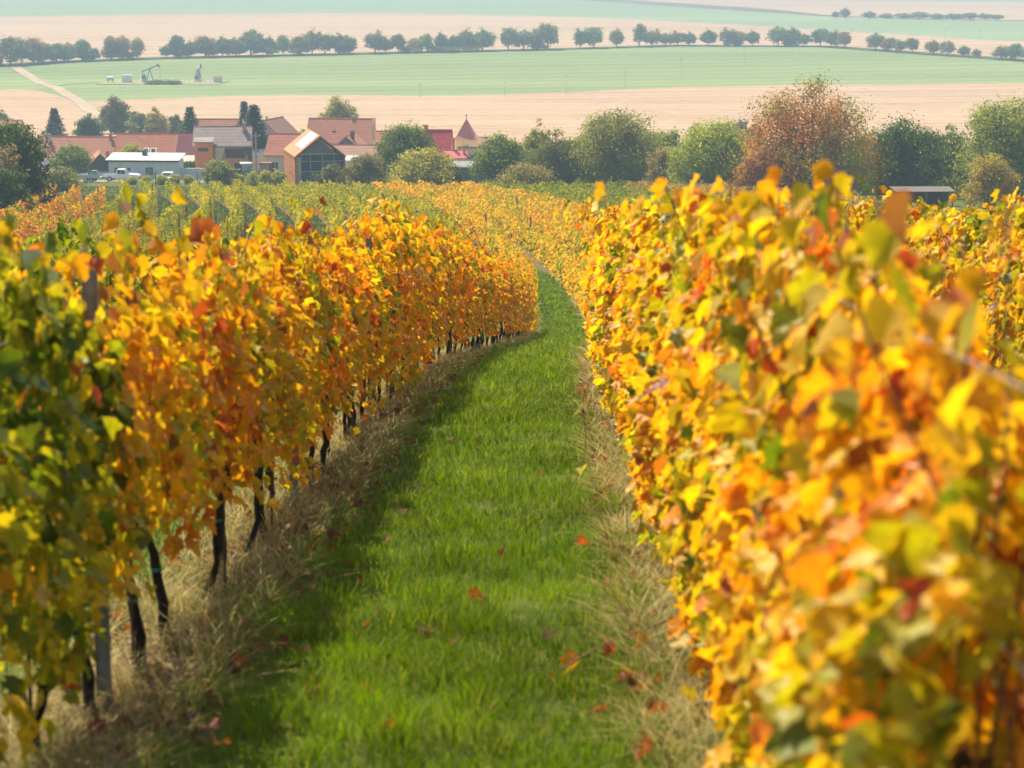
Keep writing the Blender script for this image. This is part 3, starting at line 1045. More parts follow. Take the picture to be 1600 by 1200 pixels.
# litter of leaves under the rows
parts = [scatter(-2.2, -1.25, 6.5, 40, 26), scatter(0.3, 1.2, 5, 40, 24)]
x = np.concatenate([p[0] for p in parts]); d = np.concatenate([p[1] for p in parts])
x = x + curve(d)
n = len(x)
pos = np.stack([x, d, gz(x, d) + rng.uniform(0.01, 0.08, n)], -1)
t = rng.uniform(0.86, 1.0, n)
V, F, C = leaves_np(LEAF_T, LEAF_F, LEAF_TINT, pos, np.stack([rng.normal(0, 1, n), rng.normal(0, 1, n), rng.normal(0, 0.2, n)], -1),
                    np.stack([rng.normal(0, 0.4, n), rng.normal(0, 0.4, n), np.ones(n)], -1), rng.uniform(0.05, 0.095, n), rng.normal(1.5, 1.2, n), ripe(t) * 0.6, 0.04)
tag(link('leaf_litter', mesh_np('leaf_litter', V, F, C, LEAF)), 'dry fallen vine leaves lying under the rows', 'leaves', kind='stuff')
FALLEN = [(460, 1010), (505, 960), (548, 905), (470, 1075), (610, 1140), (735, 940), (860, 1010), (905, 860), (640, 760), (700, 690), (845, 745), (925, 810), (560, 985), (780, 870), (985, 1010), (1000, 1080), (530, 880), (505, 890), (483, 920), (645, 975), (660, 990), (420, 990), (325, 1160), (950, 922), (1045, 845), (620, 805), (950, 1120), (575, 930), (545, 770), (915, 700), (770, 1125), (590, 850), (700, 1010), (560, 1080)]
_dl = np.linspace(5, 60, 2000)
for px, py in FALLEN:
    x_ = None
    pl = 600 - FPX * np.tan(PITCH - np.arctan((CAM_H - gz(0, _dl)) / _dl))
    d_ = float(np.interp(-py, -pl, _dl))
    x_ = at(px, d_)
    o = link('fallen_leaf', LEAF_ONE[int(rng.integers(0, 6))])
    o.location = (x_, d_, float(gz(x_, d_)) + 0.04)
    o.rotation_euler = (rng.normal(0, 0.5), rng.normal(0, 0.5), rng.uniform(0, 6.28))
    s = rng.uniform(0.055, 0.09)
    o.scale = (s, s, s)
    c = ripe(np.array([rng.uniform(0.8, 1.0)]))[0] * 0.65
    o.color = (*[float(q) for q in c], 1)
    tag(o, 'dry curled vine leaf lying on the green lane', 'leaf', 'fallen leaves on the lane')


def stray(v, pts, r0, r1, lsize, tmean, ripe_sp=0.1, every=1, rad=0.004):
    """A shoot of a vine that hangs out of the row, with its leaves; pts are world points."""
    base = Vector(v.location)
    inv = Matrix.Rotation(-v.rotation_euler.z, 3, 'Z')
    loc = [inv @ (Vector(p) - base) for p in pts]
    b = MB()
    b.tube(loc, list(np.linspace(r0, r1, len(loc))), 5)
    b.build('shoot', CANE, v, True)
    for i in range(1, len(loc), every):
        lf = link('leaf', LEAF_ONE[int(rng.integers(0, 6))], v)
        nn = Vector((rng.normal(-0.3, 0.5), -0.6 + rng.normal(0, 0.4), 0.6 + rng.normal(0, 0.3))).normalized()
        tp = Vector((rng.normal(0, 0.7), rng.normal(0, 0.4), -0.7))
        tp = (tp - nn * tp.dot(nn)).normalized()
        s = lsize * rng.uniform(0.75, 1.2)
        lf.matrix_local = Matrix.Translation(loc[i]) @ Matrix((tp.cross(nn), tp, nn)).transposed().to_4x4() @ Matrix.Scale(s, 4)
        c = ripe(np.array([tmean + rng.normal(0, ripe_sp)]))[0]
        lf.color = (*[float(q) for q in c], 1)


def wp(px, py, d):
    return (at(px, d), d, zpix(py, d))


def vnear(row, d):
    return VINES[min((k for k in VINES if k[0] == row), key=lambda k: abs(k[1] - d))]


stray(vnear('R', 10), [wp(1120, 960, 9.9), wp(1060, 965, 9.8), wp(1010, 985, 9.7), wp(960, 1000, 9.6), wp(905, 1030, 9.5), wp(860, 1060, 9.4), wp(820, 1095, 9.3), wp(790, 1105, 9.3)], 0.005, 0.002, 0.10, 0.66)
stray(vnear('R', 17), [wp(990, 590, 17), wp(950, 575, 16.9), wp(925, 590, 16.8), wp(912, 630, 16.7), wp(918, 680, 16.6), wp(915, 730, 16.5), wp(885, 778, 16.4)], 0.005, 0.002, 0.10, 0.36, 0.06, 2)
stray(vnear('R', 6), [wp(1300, 345, 6.2), wp(1298, 310, 6.2), wp(1302, 280, 6.2), wp(1300, 268, 6.2)], 0.004, 0.002, 0.07, 0.42)
stray(vnear('R', 6), [wp(1205, 350, 6.6), wp(1195, 315, 6.6), wp(1180, 310, 6.6)], 0.004, 0.002, 0.075, 0.40)
stray(vnear('L', 16), [wp(480, 385, 16.5), wp(482, 350, 16.5), wp(492, 325, 16.5)], 0.004, 0.002, 0.12, 0.78)
stray(vnear('L', 11), [wp(345, 420, 11.5), wp(340, 390, 11.5), wp(330, 372, 11.5)], 0.004, 0.002, 0.16, 0.72)
stray(vnear('L', 9), [wp(262, 400, 9.3), wp(240, 372, 9.3), wp(180, 350, 9.3)], 0.004, 0.002, 0.11, 0.6)

# ------------------------------------------------------------------ trees and shrubs
def tree(name, label, px, d, top_py, width_px, c1, c2, clumps=170, per=26, leaf=0.30, cb=0.18, shape='round', seed=0, group=None, clump_r=None, lobes_n=9, wid_d=None, cat='tree', ragged=0.12, x=None, spires=0, two_tone=False):
    g = np.random.default_rng(seed + int(px * 7 + d))
    clumps = int(clumps * 1.7)
    leaf = leaf * 1.12
    per = int(per * 1.45)
    if not spires and shape != 'bush':
        spires = 5
    width_px = width_px * 1.08
    x = at(px, d) if x is None else x
    base = float(gz(x, d))
    h = zpix(top_py, d) - base
    r = width_px / 2 * d / FPX
    t = thing(name, label, cat, (x, d, base), 0, group)
    z0 = h * cb
    L = []
    for i in range(lobes_n):
        a = 2.39996 * i + g.uniform(0, 1)
        s = (i + 0.5) / lobes_n
        rr = {'round': math.sin(math.pi * min(1, 0.22 + 0.70 * s)), 'bush': math.sqrt(max(0, 1 - 0.8 * s * s)), 'tall': 0.5 + 0.5 * math.sin(math.pi * (0.15 + 0.7 * s))}[shape]
        lr = r * g.uniform(0.26, 0.52)
        rad = max(0.0, r * rr - lr * 0.8) * g.uniform(0.7, 1.05)
        lz = z0 + (h - z0) * (0.10 + 0.80 * s)
        rz = (h - z0) * g.uniform(0.15, 0.24)
        lz = min(lz, h - rz * 0.9)
        L.append((rad * math.cos(a), rad * math.sin(a), lz, lr, lr, rz))
    L.append((0, 0, z0 + (h - z0) * 0.45, r * 0.62, r * 0.62, (h - z0) * 0.38))
    L.append((g.normal(0, 0.1) * r, 0, h - (h - z0) * 0.22, r * 0.42, r * 0.42, (h - z0) * 0.22))
    if spires:
        L = [(a, b2, z0 + (c - z0) * 0.82, e, f, k2 * 0.82) for a, b2, c, e, f, k2 in L]
        for i in range(spires):
            a = (i + 0.5) / spires * 2 - 1
            L.append((a * r * 0.62, g.normal(0, 0.25) * r, h * (0.93 - 0.30 * abs(a) ** 1.5 - 0.08 * g.random()), r * 0.13, r * 0.13, h * 0.11))
    L = np.array(L)
    wts = L[:, 3] * L[:, 5]
    li = g.choice(len(L), clumps, p=wts / wts.sum())
    v = g.normal(0, 1, (clumps, 3))
    v /= np.linalg.norm(v, axis=1, keepdims=True)
    rr = g.uniform(0.55, 1.0, clumps) ** 0.7 + np.abs(g.normal(0, ragged, clumps))
    cc = L[li, :3] + v * L[li, 3:6] * rr[:, None] * (0.72 + 0.62 * vnoise(v[:, 0] * 2.2 + li * 7.7, v[:, 2] * 2.2 + v[:, 1] * 1.3, seed))[:, None]
    cc[:, 2] = np.clip(cc[:, 2], h * 0.02, h * 1.03)
    cr = clump_r or max(0.22, r * 0.11)
    n = clumps * per
    ci = np.repeat(np.arange(clumps), per)
    pos = cc[ci] + g.normal(0, 1, (n, 3)) * cr * np.array([1, 1, 0.7]) * g.uniform(0.6, 1.4, clumps)[ci][:, None]
    out = pos - np.array([[0, 0, z0 + (h - z0) * 0.4]])
    out /= np.maximum(np.linalg.norm(out, axis=1, keepdims=True), 1e-3)
    loc_ = (pos - cc[ci]) / cr
    nrm = out * 0.45 + loc_ * 0.55 + g.normal(0, 0.35, (n, 3)) + np.array([[0, 0, 0.2]])
    tip = g.normal(0, 0.6, (n, 3)) + np.array([[0, 0, -0.5]]) + out * 0.4
    m = np.clip(g.random(clumps)[ci] * 0.6 + 0.4 * g.random(n), 0, 1)[:, None]
    if two_tone:
        m = np.clip((vnoise(cc[:, 0] * 0.5 + 5, cc[:, 2] * 0.5, 3) + g.normal(0, 0.13, clumps) - 0.55) * 4 + 0.5, 0, 1)[ci][:, None]
    colr = (np.array([c1]) * (1 - m) + np.array([c2]) * m) * np.array([[1.22, 1.12, 0.8]]) * g.uniform(0.9, 1.45, n)[:, None]
    V, F, C = leaves_np(QUAD_T, QUAD_F, QUAD_TINT, pos, tip, nrm, leaf * g.uniform(0.6, 1.3, n), np.ones(n), colr)
    cm = mesh_np('crown', V, F, C, TREE_LEAF)
    b = MB()
    tr = max(0.05, 0.028 * h)
    b.tube([(0, 0, -0.3), (0.02 * h, 0, h * 0.12), (0.01 * h, 0.01 * h, h * 0.35), (0, 0, h * 0.75)], [tr * 1.3, tr, tr * 0.75, tr * 0.2], 7)
    for q in L[:lobes_n]:
        s = g.uniform(0.12, 0.4)
        b.tube([(0, 0, h * s), (q[0] * 0.5, q[1] * 0.5, h * s + (q[2] - h * s) * 0.6), (q[0], q[1], q[2])], [tr * 0.45, tr * 0.3, tr * 0.1], 5)
    for k in range(0, clumps, 7):
        q = L[li[k]]
        e = cc[k]
        b.tube([tuple(q[:3] * 0.7 + np.array([0, 0, h * 0.08])), tuple((q[:3] + e) / 2), tuple(e)], [tr * 0.14, tr * 0.09, tr * 0.03], 4)
    tm = b.mesh('trunk', TREE_BARK, True)
    link('trunk', tm, t)
    c = link('crown', cm, t)
    c['kind'] = 'stuff'
    return t


def conifer(name, label, px, d, top_py, width_px, c1, c2, seed=0, whorls=20, tip_n=7, leafw=0.34, dens=13, power=0.85):
    whorls, dens, leafw = int(whorls * 1.5), dens + 4, leafw * 1.25
    width_px, power = width_px * 1.25, power * 1.25
    g = np.random.default_rng(seed)
    x = at(px, d)
    base = float(gz(x, d))
    h = zpix(top_py, d) - base
    r = width_px / 2 * d / FPX
    t = thing(name, label, 'tree', (x, d, base))
    P, NR, TP, S = [], [], [], []
    b = MB()
    b.tube([(0, 0, -0.3), (0, 0, h * 0.5), (0, 0, h * 0.98)], [0.03 * h, 0.016 * h, 0.004 * h], 7)
    for i in range(whorls):
        s = (i + 0.5) / whorls
        z = h * (0.10 + 0.89 * s)
        ln = r * (1 - s) ** power * g.uniform(0.85, 1.15) + 0.06 * r
        for k in range(dens):
            a = 2 * math.pi * k / dens + g.uniform(0, 0.6)
            l2 = ln * g.uniform(0.7, 1.12)
            dr = Vector((math.cos(a), math.sin(a), 0))
            if k % 3 == 0:
                b.tube([(0, 0, z), tuple(dr * l2 * 0.9 + Vector((0, 0, z - 0.18 * l2)))], [0.03, 0.008], 3)
            for q in range(tip_n):
                f = (q + 0.7) / tip_n
                p = dr * l2 * f + Vector((g.normal(0, 0.08) * l2, g.normal(0, 0.08) * l2, z - 0.30 * l2 * f + 0.12 * l2 * f * f + g.normal(0, 0.05)))
                P.append(p[:]); TP.append((dr.x + g.normal(0, 0.5), dr.y + g.normal(0, 0.5), -0.25 + g.normal(0, 0.25)))
                NR.append((g.normal(0, 0.4), g.normal(0, 0.4), 1)); S.append(leafw * g.uniform(0.7, 1.5) * (0.6 + 0.5 * (1 - s)))
    n = len(P)
    m = g.random(n)[:, None]
    c = (np.array([c1]) * (1 - m) + np.array([c2]) * m)
    V, F, C = leaves_np(QUAD_T * np.array([0.75, 1.5, 1]), QUAD_F, QUAD_TINT, np.array(P), np.array(TP), np.array(NR), np.array(S), np.ones(n), c)
    link('trunk', b.mesh('trunk', TREE_BARK), t)
    cr = link('crown', mesh_np('crown', V, F, C, TREE_LEAF), t)
    cr['kind'] = 'stuff'
    return t


DG, MG, YG, OL, GR = (0.030, 0.060, 0.014), (0.085, 0.14, 0.025), (0.30, 0.33, 0.045), (0.16, 0.18, 0.045), (0.17, 0.16, 0.085)
LG = (0.17, 0.25, 0.045)
RU = (0.33, 0.13, 0.045)
# the left edge
tree('broadleaf_tree', 'dark green spreading tree at the edge beside the reddish vines', 14, 212, 198, 125, DG, MG, 260, 26, 0.26, 0.06, 'bush', 1, ragged=0.16)
tree('broadleaf_tree', 'dark green low tree at the frame edge below the spreading tree', 2, 196, 275, 90, DG, MG, 150, 26, 0.25, 0.02, 'bush', 2)
tree('bare_shrub', 'greyish brown half bare shrub in front of the dark tree', 8, 205, 232, 62, GR, (0.24, 0.18, 0.12), 90, 16, 0.18, 0.1, 'bush', 3, cat='shrub')
tree('shrub', 'grey green shrub beside the flatbed trailer', 92, 280, 268, 70, GR, OL, 110, 22, 0.22, 0.02, 'bush', 4, cat='shrub')
tree('broadleaf_tree', 'light green tree left of the brown gabled hut', 112, 345, 226, 66, OL, LG, 150, 26, 0.28, 0.06, 'round', 5)
tree('broadleaf_tree', 'yellow green round tree behind the white flat roofed shed', 206, 365, 224, 54, OL, YG, 120, 24, 0.28, 0.1, 'round', 6)
tree('shrub', 'olive green shrub below the orange house', 342, 306, 253, 50, GR, LG, 120, 24, 0.24, 0.02, 'bush', 7, cat='shrub')
tree('shrub', 'dark clipped hedge on the white garden wall', 297, 349, 256, 32, DG, (0.05, 0.09, 0.02), 80, 22, 0.2, 0.45, 'bush', 8, cat='hedge')
for i, (px, py, w_) in enumerate(((205, 279, 13), (227, 278, 14), (250, 276, 14), (272, 275, 12), (294, 275, 10))):
    tree('young_tree', '%s slim yellow green sapling along the road, counted from the pickup' % ORD[i], px, 308, py, w_, (0.22, 0.24, 0.05), YG, 26, 22, 0.2, 0.1, 'tall', 20 + i, 'saplings along the village road', cat='sapling')
for i, (px, py, w_, dd_) in enumerate(((372, 275, 20, 306), (393, 272, 18, 305), (413, 270, 22, 304), (432, 269, 26, 304))):
    tree('shrub', '%s yellowish shrub in front of the tractors' % ORD[i], px, dd_, py, w_, (0.25, 0.26, 0.05), YG, 34, 22, 0.2, 0.02, 'bush', 30 + i, 'yellow shrubs before the tractors', cat='shrub')
# behind the roofs
conifer('spruce_tree', 'dark spruce behind the long red roof on the left', 87, 470, 170, 40, (0.03, 0.06, 0.035), (0.06, 0.10, 0.06), 3, 14, 6, 0.5, 10)
tree('pine_tree', 'dark green pine with flat boughs behind the long red roof', 140, 465, 179, 44, (0.035, 0.07, 0.03), (0.07, 0.12, 0.05), 110, 22, 0.34, 0.25, 'round', 41, ragged=0.25)
tree('broadleaf_tree', 'tall grey blue hazy tree behind the red roofs', 181, 540, 153, 48, (0.07, 0.09, 0.055), (0.14, 0.15, 0.09), 170, 26, 0.38, 0.05, 'tall', 42)
tree('broadleaf_tree', 'pale green tree beside the grey blue hazy tree', 216, 530, 174, 38, (0.13, 0.17, 0.07), (0.2, 0.23, 0.10), 110, 24, 0.38, 0.05, 'round', 43)
tree('broadleaf_tree', 'pale yellowish autumn tree behind the red roofs', 245, 530, 170, 42, (0.27, 0.25, 0.10), (0.36, 0.30, 0.14), 120, 24, 0.38, 0.05, 'round', 44)
tree('broadleaf_tree', 'pale green tree left of the small dark spruce', 274, 535, 180, 30, (0.12, 0.17, 0.08), (0.2, 0.23, 0.12), 80, 24, 0.36, 0.05, 'round', 45)
conifer('spruce_tree', 'small dark spruce left of the orange house roof', 298, 440, 167, 34, (0.03, 0.06, 0.03), (0.07, 0.11, 0.05), 5, 16, 6, 0.45, 11, 0.7)
conifer('spruce_tree', 'slim dark spruce top behind the blue spruce', 383, 420, 158, 30, (0.035, 0.06, 0.035), (0.07, 0.10, 0.06), 6, 16, 6, 0.45, 11)
conifer('spruce_tree', 'broad blue green spruce beside the orange house', 398, 378, 164, 52, (0.04, 0.085, 0.075), (0.10, 0.16, 0.14), 7, 22, 8, 0.42, 15, 0.62)
tree('broadleaf_tree', 'round yellow green tree behind the red roof ridge', 531, 480, 152, 62, (0.14, 0.17, 0.05), (0.30, 0.30, 0.07), 180, 26, 0.36, 0.2, 'round', 46)
tree('shrub', 'small green bush left of the cream gable', 474, 450, 205, 22, OL, LG, 40, 20, 0.3, 0.05, 'bush', 47, cat='shrub')
tree('broadleaf_tree', 'hazy tree by the far left red roof', 5, 500, 172, 34, (0.10, 0.13, 0.07), (0.16, 0.18, 0.09), 90, 22, 0.36, 0.05, 'round', 48)
# right of the barn
tree('shrub', 'grey leaved shrub in front of the glass gable', 516, 303, 260, 44, (0.10, 0.11, 0.06), GR, 80, 20, 0.2, 0.02, 'bush', 50, cat='shrub', ragged=0.2)
tree('shrub', 'greyish green shrub right of the barn', 570, 304, 244, 66, (0.13, 0.13, 0.06), (0.22, 0.20, 0.10), 140, 24, 0.22, 0.02, 'bush', 51, cat='shrub')
tree('broadleaf_tree', 'dark green tree in front of the bright red roof', 632, 318, 198, 104, (0.06, 0.10, 0.02), (0.14, 0.19, 0.035), 300, 28, 0.26, 0.03, 'bush', 52)
tree('broadleaf_tree', 'yellow green bushy tree below the bright red roof', 662, 302, 238, 100, (0.20, 0.21, 0.03), (0.40, 0.37, 0.05), 240, 26, 0.24, 0.02, 'bush', 53)
tree('shrub', 'dark green shrub beside the grey wooden shed', 706, 303, 262, 36, (0.05, 0.09, 0.03), MG, 70, 22, 0.22, 0.02, 'bush', 54, cat='shrub')
tree('broadleaf_tree', 'green tree right of the grey wooden shed', 786, 305, 207, 88, MG, (0.20, 0.23, 0.04), 240, 26, 0.25, 0.05, 'round', 55)
tree('broadleaf_tree', 'pale olive slender tree beside the green one', 842, 312, 190, 54, OL, (0.26, 0.26, 0.09), 150, 26, 0.25, 0.03, 'tall', 56)
tree('broadleaf_tree', 'dull grey green rounded tree between two olive trees', 874, 302, 206, 96, (0.10, 0.11, 0.04), OL, 230, 28, 0.23, 0.02, 'round', 57)
tree('broadleaf_tree', 'tall olive green tree with wispy top in the middle of the grove', 958, 298, 164, 124, (0.14, 0.16, 0.04), (0.25, 0.26, 0.07), 360, 28, 0.24, 0.03, 'tall', 58, ragged=0.18, spires=6)
tree('broadleaf_tree', 'bright green tree behind the tall olive one', 1045, 312, 194, 64, (0.10, 0.16, 0.03), (0.24, 0.29, 0.05), 140, 26, 0.26, 0.05, 'round', 59)
tree('shrub', 'brownish grey half bare shrub between green trees', 1036, 290, 232, 56, (0.20, 0.16, 0.09), (0.26, 0.20, 0.11), 110, 22, 0.2, 0.02, 'bush', 60, cat='shrub')
tree('broadleaf_tree', 'hazy brown bush behind the bright green tree', 1090, 340, 190, 58, (0.22, 0.17, 0.09), (0.30, 0.25, 0.12), 90, 22, 0.28, 0.05, 'round', 61)
tree('broadleaf_tree', 'bright yellow green rounded tree left of the rusty maple', 1112, 282, 196, 138, (0.14, 0.20, 0.03), (0.34, 0.37, 0.055), 360, 28, 0.25, 0.01, 'bush', 62)
tree('maple_tree', 'tall rusty red maple rising above the grove', 1268, 248, 126, 195, (0.17, 0.19, 0.03), (0.33, 0.14, 0.035), 400, 30, 0.22, 0.03, 'tall', 63, ragged=0.2, lobes_n=15, spires=9, two_tone=True)
tree('broadleaf_tree', 'low brown and green bush at the foot of the rusty maple', 1200, 244, 232, 100, (0.20, 0.16, 0.05), RU, 200, 26, 0.2, 0.01, 'bush', 64)
tree('broadleaf_tree', 'dark green tree right of the rusty maple', 1412, 262, 184, 150, (0.035, 0.07, 0.016), (0.10, 0.15, 0.03), 340, 28, 0.24, 0.02, 'round', 65)
tree('broadleaf_tree', 'slim green tree right of the dark one', 1486, 268, 192, 74, (0.06, 0.11, 0.025), (0.18, 0.23, 0.05), 150, 26, 0.24, 0.02, 'tall', 66)
tree('broadleaf_tree', 'broad light green tree at the frame edge', 1572, 255, 164, 156, (0.11, 0.16, 0.03), (0.28, 0.31, 0.07), 420, 28, 0.23, 0.01, 'bush', 67)
tree('shrub', 'golden brown shrub before the broad light green tree', 1552, 232, 244, 84, (0.22, 0.19, 0.045), (0.36, 0.29, 0.06), 180, 26, 0.18, 0.01, 'bush', 68, cat='shrub')
tree('broadleaf_tree', 'mid green tree filling the gap right behind the maple', 1352, 275, 214, 90, (0.07, 0.11, 0.025), (0.17, 0.21, 0.04), 160, 26, 0.25, 0.02, 'bush', 71)
tree('broadleaf_tree', 'low olive tree behind the dull grey green one', 910, 322, 212, 80, (0.13, 0.16, 0.04), (0.24, 0.26, 0.06), 150, 26, 0.26, 0.02, 'bush', 72)
tree('broadleaf_tree', 'low green tree behind the brownish grey shrub', 1010, 322, 212, 84, (0.10, 0.15, 0.03), (0.22, 0.26, 0.05), 150, 26, 0.26, 0.02, 'bush', 73)
tree('broadleaf_tree', 'low green tree between the bright one and the maple', 1172, 290, 214, 84, (0.10, 0.14, 0.03), (0.22, 0.24, 0.05), 150, 26, 0.25, 0.02, 'bush', 74)
tree('shrub', 'low brown bush along the vineyard edge under the grove', 820, 284, 262, 90, (0.16, 0.15, 0.05), (0.27, 0.24, 0.07), 120, 24, 0.22, 0.01, 'bush', 75, cat='shrub')
# hazy tree row beyond the green field: a few kinds, copied one by one
KINDS = []
for i in range(7):
    g_ = np.random.default_rng(400 + i)
    bare = (0.17, 0.17, 0.11) if i % 3 == 2 else (0.09, 0.12, 0.07)
    KINDS.append((bare, (0.13, 0.16, 0.06), ('round', 'bush', 'tall', 'round')[i % 4]))  # leaf colours lightened to put part of the haze into them
FAR_T = []


def far_tree(px, top_py, w_, base_py, label, group, ki=None, name='roadside_tree'):
    k = int(rng.integers(0, 7)) if ki is None else ki
    top_py, w_ = base_py - (base_py - top_py) * rng.uniform(0.82, 1.15), w_ * rng.uniform(0.85, 1.2)
    d = dfar(base_py)
    x = at(px, d)
    h = zpix(top_py, d) - float(gz(x, d))
    r = w_ / 2 * d / FPX
    while len(FAR_T) <= k:
        j = len(FAR_T)
        t = tree('roadside_tree', 'x', px, 990, 60, 30, KINDS[j][0], KINDS[j][1], 80, 16, 0.52, 0.26, KINDS[j][2], 70 + j, ragged=0.2)
        FAR_T.append((t, zpix(60, 990) - float(gz(at(px, 990), 990)), 15 * 990 / FPX))
    src, sh, sr = FAR_T[k]
    t = link(name, None, None, (x, d, float(gz(x, d))), rng.uniform(0, 6.28))
    t.scale = (r / sr, r / sr, h / sh)
    tag(t, label, 'tree', group)
    tone = (rng.uniform(0.7, 1.7), rng.uniform(0.8, 1.4), rng.uniform(0.7, 1.3))
    for ch in src.children:
        c = ch.copy()
        col.objects.link(c)
        c.parent = t
        c.color = (*tone, 1)
    return t


ROW_LINE = lambda px: float(np.interp(px, [0, 100, 250, 560, 860, 1050, 1280, 1450, 1600], [104, 97, 91, 84, 77, 71, 72, 84, 95]))
SEG = [(22, 44, 62), (38, 30, 64), (58, 34, 65), (75, 28, 66), (95, 30, 65), (112, 26, 66), (135, 28, 67), (152, 20, 76), (178, 26, 62), (196, 34, 60), (220, 24, 63), (264, 18, 70),
       (280, 34, 58), (302, 26, 62), (325, 34, 55), (352, 26, 62), (372, 30, 56), (395, 40, 50), (424, 30, 54), (445, 26, 56), (468, 26, 54), (490, 30, 52), (510, 36, 48), (532, 34, 50), (549, 20, 58),
       (588, 30, 52), (604, 22, 55), (624, 32, 50), (650, 26, 58), (668, 26, 54), (690, 26, 52), (710, 28, 54), (730, 30, 48), (755, 40, 42), (795, 30, 50), (818, 34, 45), (838, 22, 50), (855, 34, 42),
       (906, 28, 48), (926, 30, 46), (962, 24, 48), (998, 26, 45), (1018, 26, 44), (1038, 22, 48), (1056, 24, 46), (1074, 26, 47), (1104, 24, 46), (1136, 28, 43), (1152, 24, 46), (1172, 20, 50),
       (1212, 34, 45), (1234, 30, 47), (1252, 18, 50), (1278, 34, 48), (1300, 32, 46), (1314, 22, 52), (1364, 34, 53), (1385, 26, 57), (1402, 24, 62), (1420, 22, 60), (1452, 28, 62), (1475, 26, 65), (1500, 20, 72), (1520, 14, 78),
       (1560, 30, 70), (1580, 30, 69), (1602, 30, 72), (-10, 30, 76)]
for px, w_, ty in SEG:
    lab = 'lone round hazy tree between two gaps of the tree row' if px == 962 else 'hazy tree in the long tree row beyond the green field'
    far_tree(px, ty - 1, w_ * 0.98, ROW_LINE(px) + 0.5, lab, 'tree row beyond the green field')
for px, w_, ty in ((66, 40, 82), (105, 50, 80), (140, 40, 82), (180, 40, 78), (206, 40, 78), (285, 40, 76), (330, 50, 74), (372, 50, 72), (420, 50, 72), (470, 44, 73), (540, 34, 72), (640, 50, 70), (690, 60, 68), (735, 50, 68), (840, 40, 66), (1145, 40, 62), (1230, 40, 62)):
    far_tree(px, ty + 2, w_ * 0.8, ROW_LINE(px) + 0.8, 'low hazy bush under the long tree row', 'bushes under the tree row', 1, 'roadside_bush')
for px, ty, w_, by in ((1315, 12, 14, 29), (1300, 17, 12, 28.5), (1352, 19, 24, 29.5), (1378, 20, 26, 29.8), (1405, 20, 26, 30), (1430, 20, 26, 30), (1455, 19, 26, 30.5), (1482, 19, 26, 31), (1508, 18, 26, 31), (1532, 21, 24, 31), (1550, 21, 16, 31)):
    far_tree(px, ty, w_, by, 'dark upright tree at the start of the farthest hedge' if px == 1315 else 'pale blue tree in the farthest hedge', 'trees of the farthest hedge')
for t, _, _ in FAR_T:                                     # the source trees served as patterns only
    for ch in list(t.children):
        bpy.data.objects.remove(ch)
    bpy.data.objects.remove(t)
tree('broadleaf_tree', 'dark blue hazy bush at the frame edge by the track', 0, 935, 88, 22, (0.05, 0.08, 0.05), (0.1, 0.13, 0.08), 60, 20, 0.6, 0.02, 'bush', 90, cat='bush')
for i, (px, ty, w_) in enumerate(((1155, 190, 40), (1178, 196, 30), (640, 255, 1),)[:2]):
    tree('broadleaf_tree', '%s hazy bush on the field edge behind the green trees' % ORD[i], px, 460, ty, w_, (0.10, 0.12, 0.08), (0.2, 0.18, 0.12), 60, 20, 0.36, 0.02, 'bush', 92 + i, cat='bush')

# ------------------------------------------------------------------ village
RED = tiles('red_roof_tiles', (0.52, 0.17, 0.10))
RED2 = tiles('old_red_tiles', (0.50, 0.19, 0.12), var=0.3)
BRIGHT = tiles('crimson_roof_sheet', (0.62, 0.05, 0.065), row=0.5, colw=0.45, dark=0.6)
BROWN = tiles('brown_roof', (0.36, 0.18, 0.12))
GREYT = tiles('grey_brown_tiles', (0.33, 0.26, 0.25))
ORT = tiles('orange_tiles', (0.52, 0.24, 0.13))
WHITE = plain('white_render', (0.76, 0.77, 0.78), 0.85, var=0.06, scale=0.8)
CREAM = plain('cream_render', (0.74, 0.62, 0.44), 0.85, var=0.08, scale=0.8)
SALMON = plain('salmon_render', (0.90, 0.27, 0.11), 0.85, var=0.07, scale=0.8)
TAN = plain('orange_render', (0.75, 0.35, 0.16), 0.85, var=0.08, scale=0.8)
YELLOW = plain('yellow_render', (0.86, 0.74, 0.34), 0.85, var=0.06, scale=0.8)
GREYW = plain('grey_render', (0.40, 0.38, 0.36), 0.9, var=0.12, scale=0.8)
BRICK = plain('chimney_brick', (0.46, 0.17, 0.10), 0.9, var=0.2, scale=5)
GLASS = glass_mat('window_glass', (0.035, 0.05, 0.06))
FRAME_B = plain('brown_frame', (0.12, 0.06, 0.045), 0.6)
FRAME_W = plain('white_frame', (0.75, 0.75, 0.75), 0.5, var=0.05)
CORTEN = planks('orange_cladding', (0.60, 0.19, 0.045), 'Y', 0.45, 0.15)
CORTEN_R = planks('orange_roof_sheet', (0.55, 0.19, 0.055), 'Y', 0.9, 0.12)
BARN_GLASS = glass_mat('barn_glass', (0.03, 0.075, 0.105))
WOODB = planks('brown_boards', (0.13, 0.085, 0.065), 'X', 0.2)
WOODG = planks('grey_boards', (0.18, 0.20, 0.22), 'X', 0.25)
CORRUG = tiles('grey_corrugated_sheet', (0.36, 0.36, 0.35), row=1.2, colw=0.22)
ALU = plain('pale_roof_sheet', (0.70, 0.71, 0.72), 0.5, var=0.08, scale=1.5)
DARK = plain('dark_fitting', (0.03, 0.03, 0.035), 0.6)


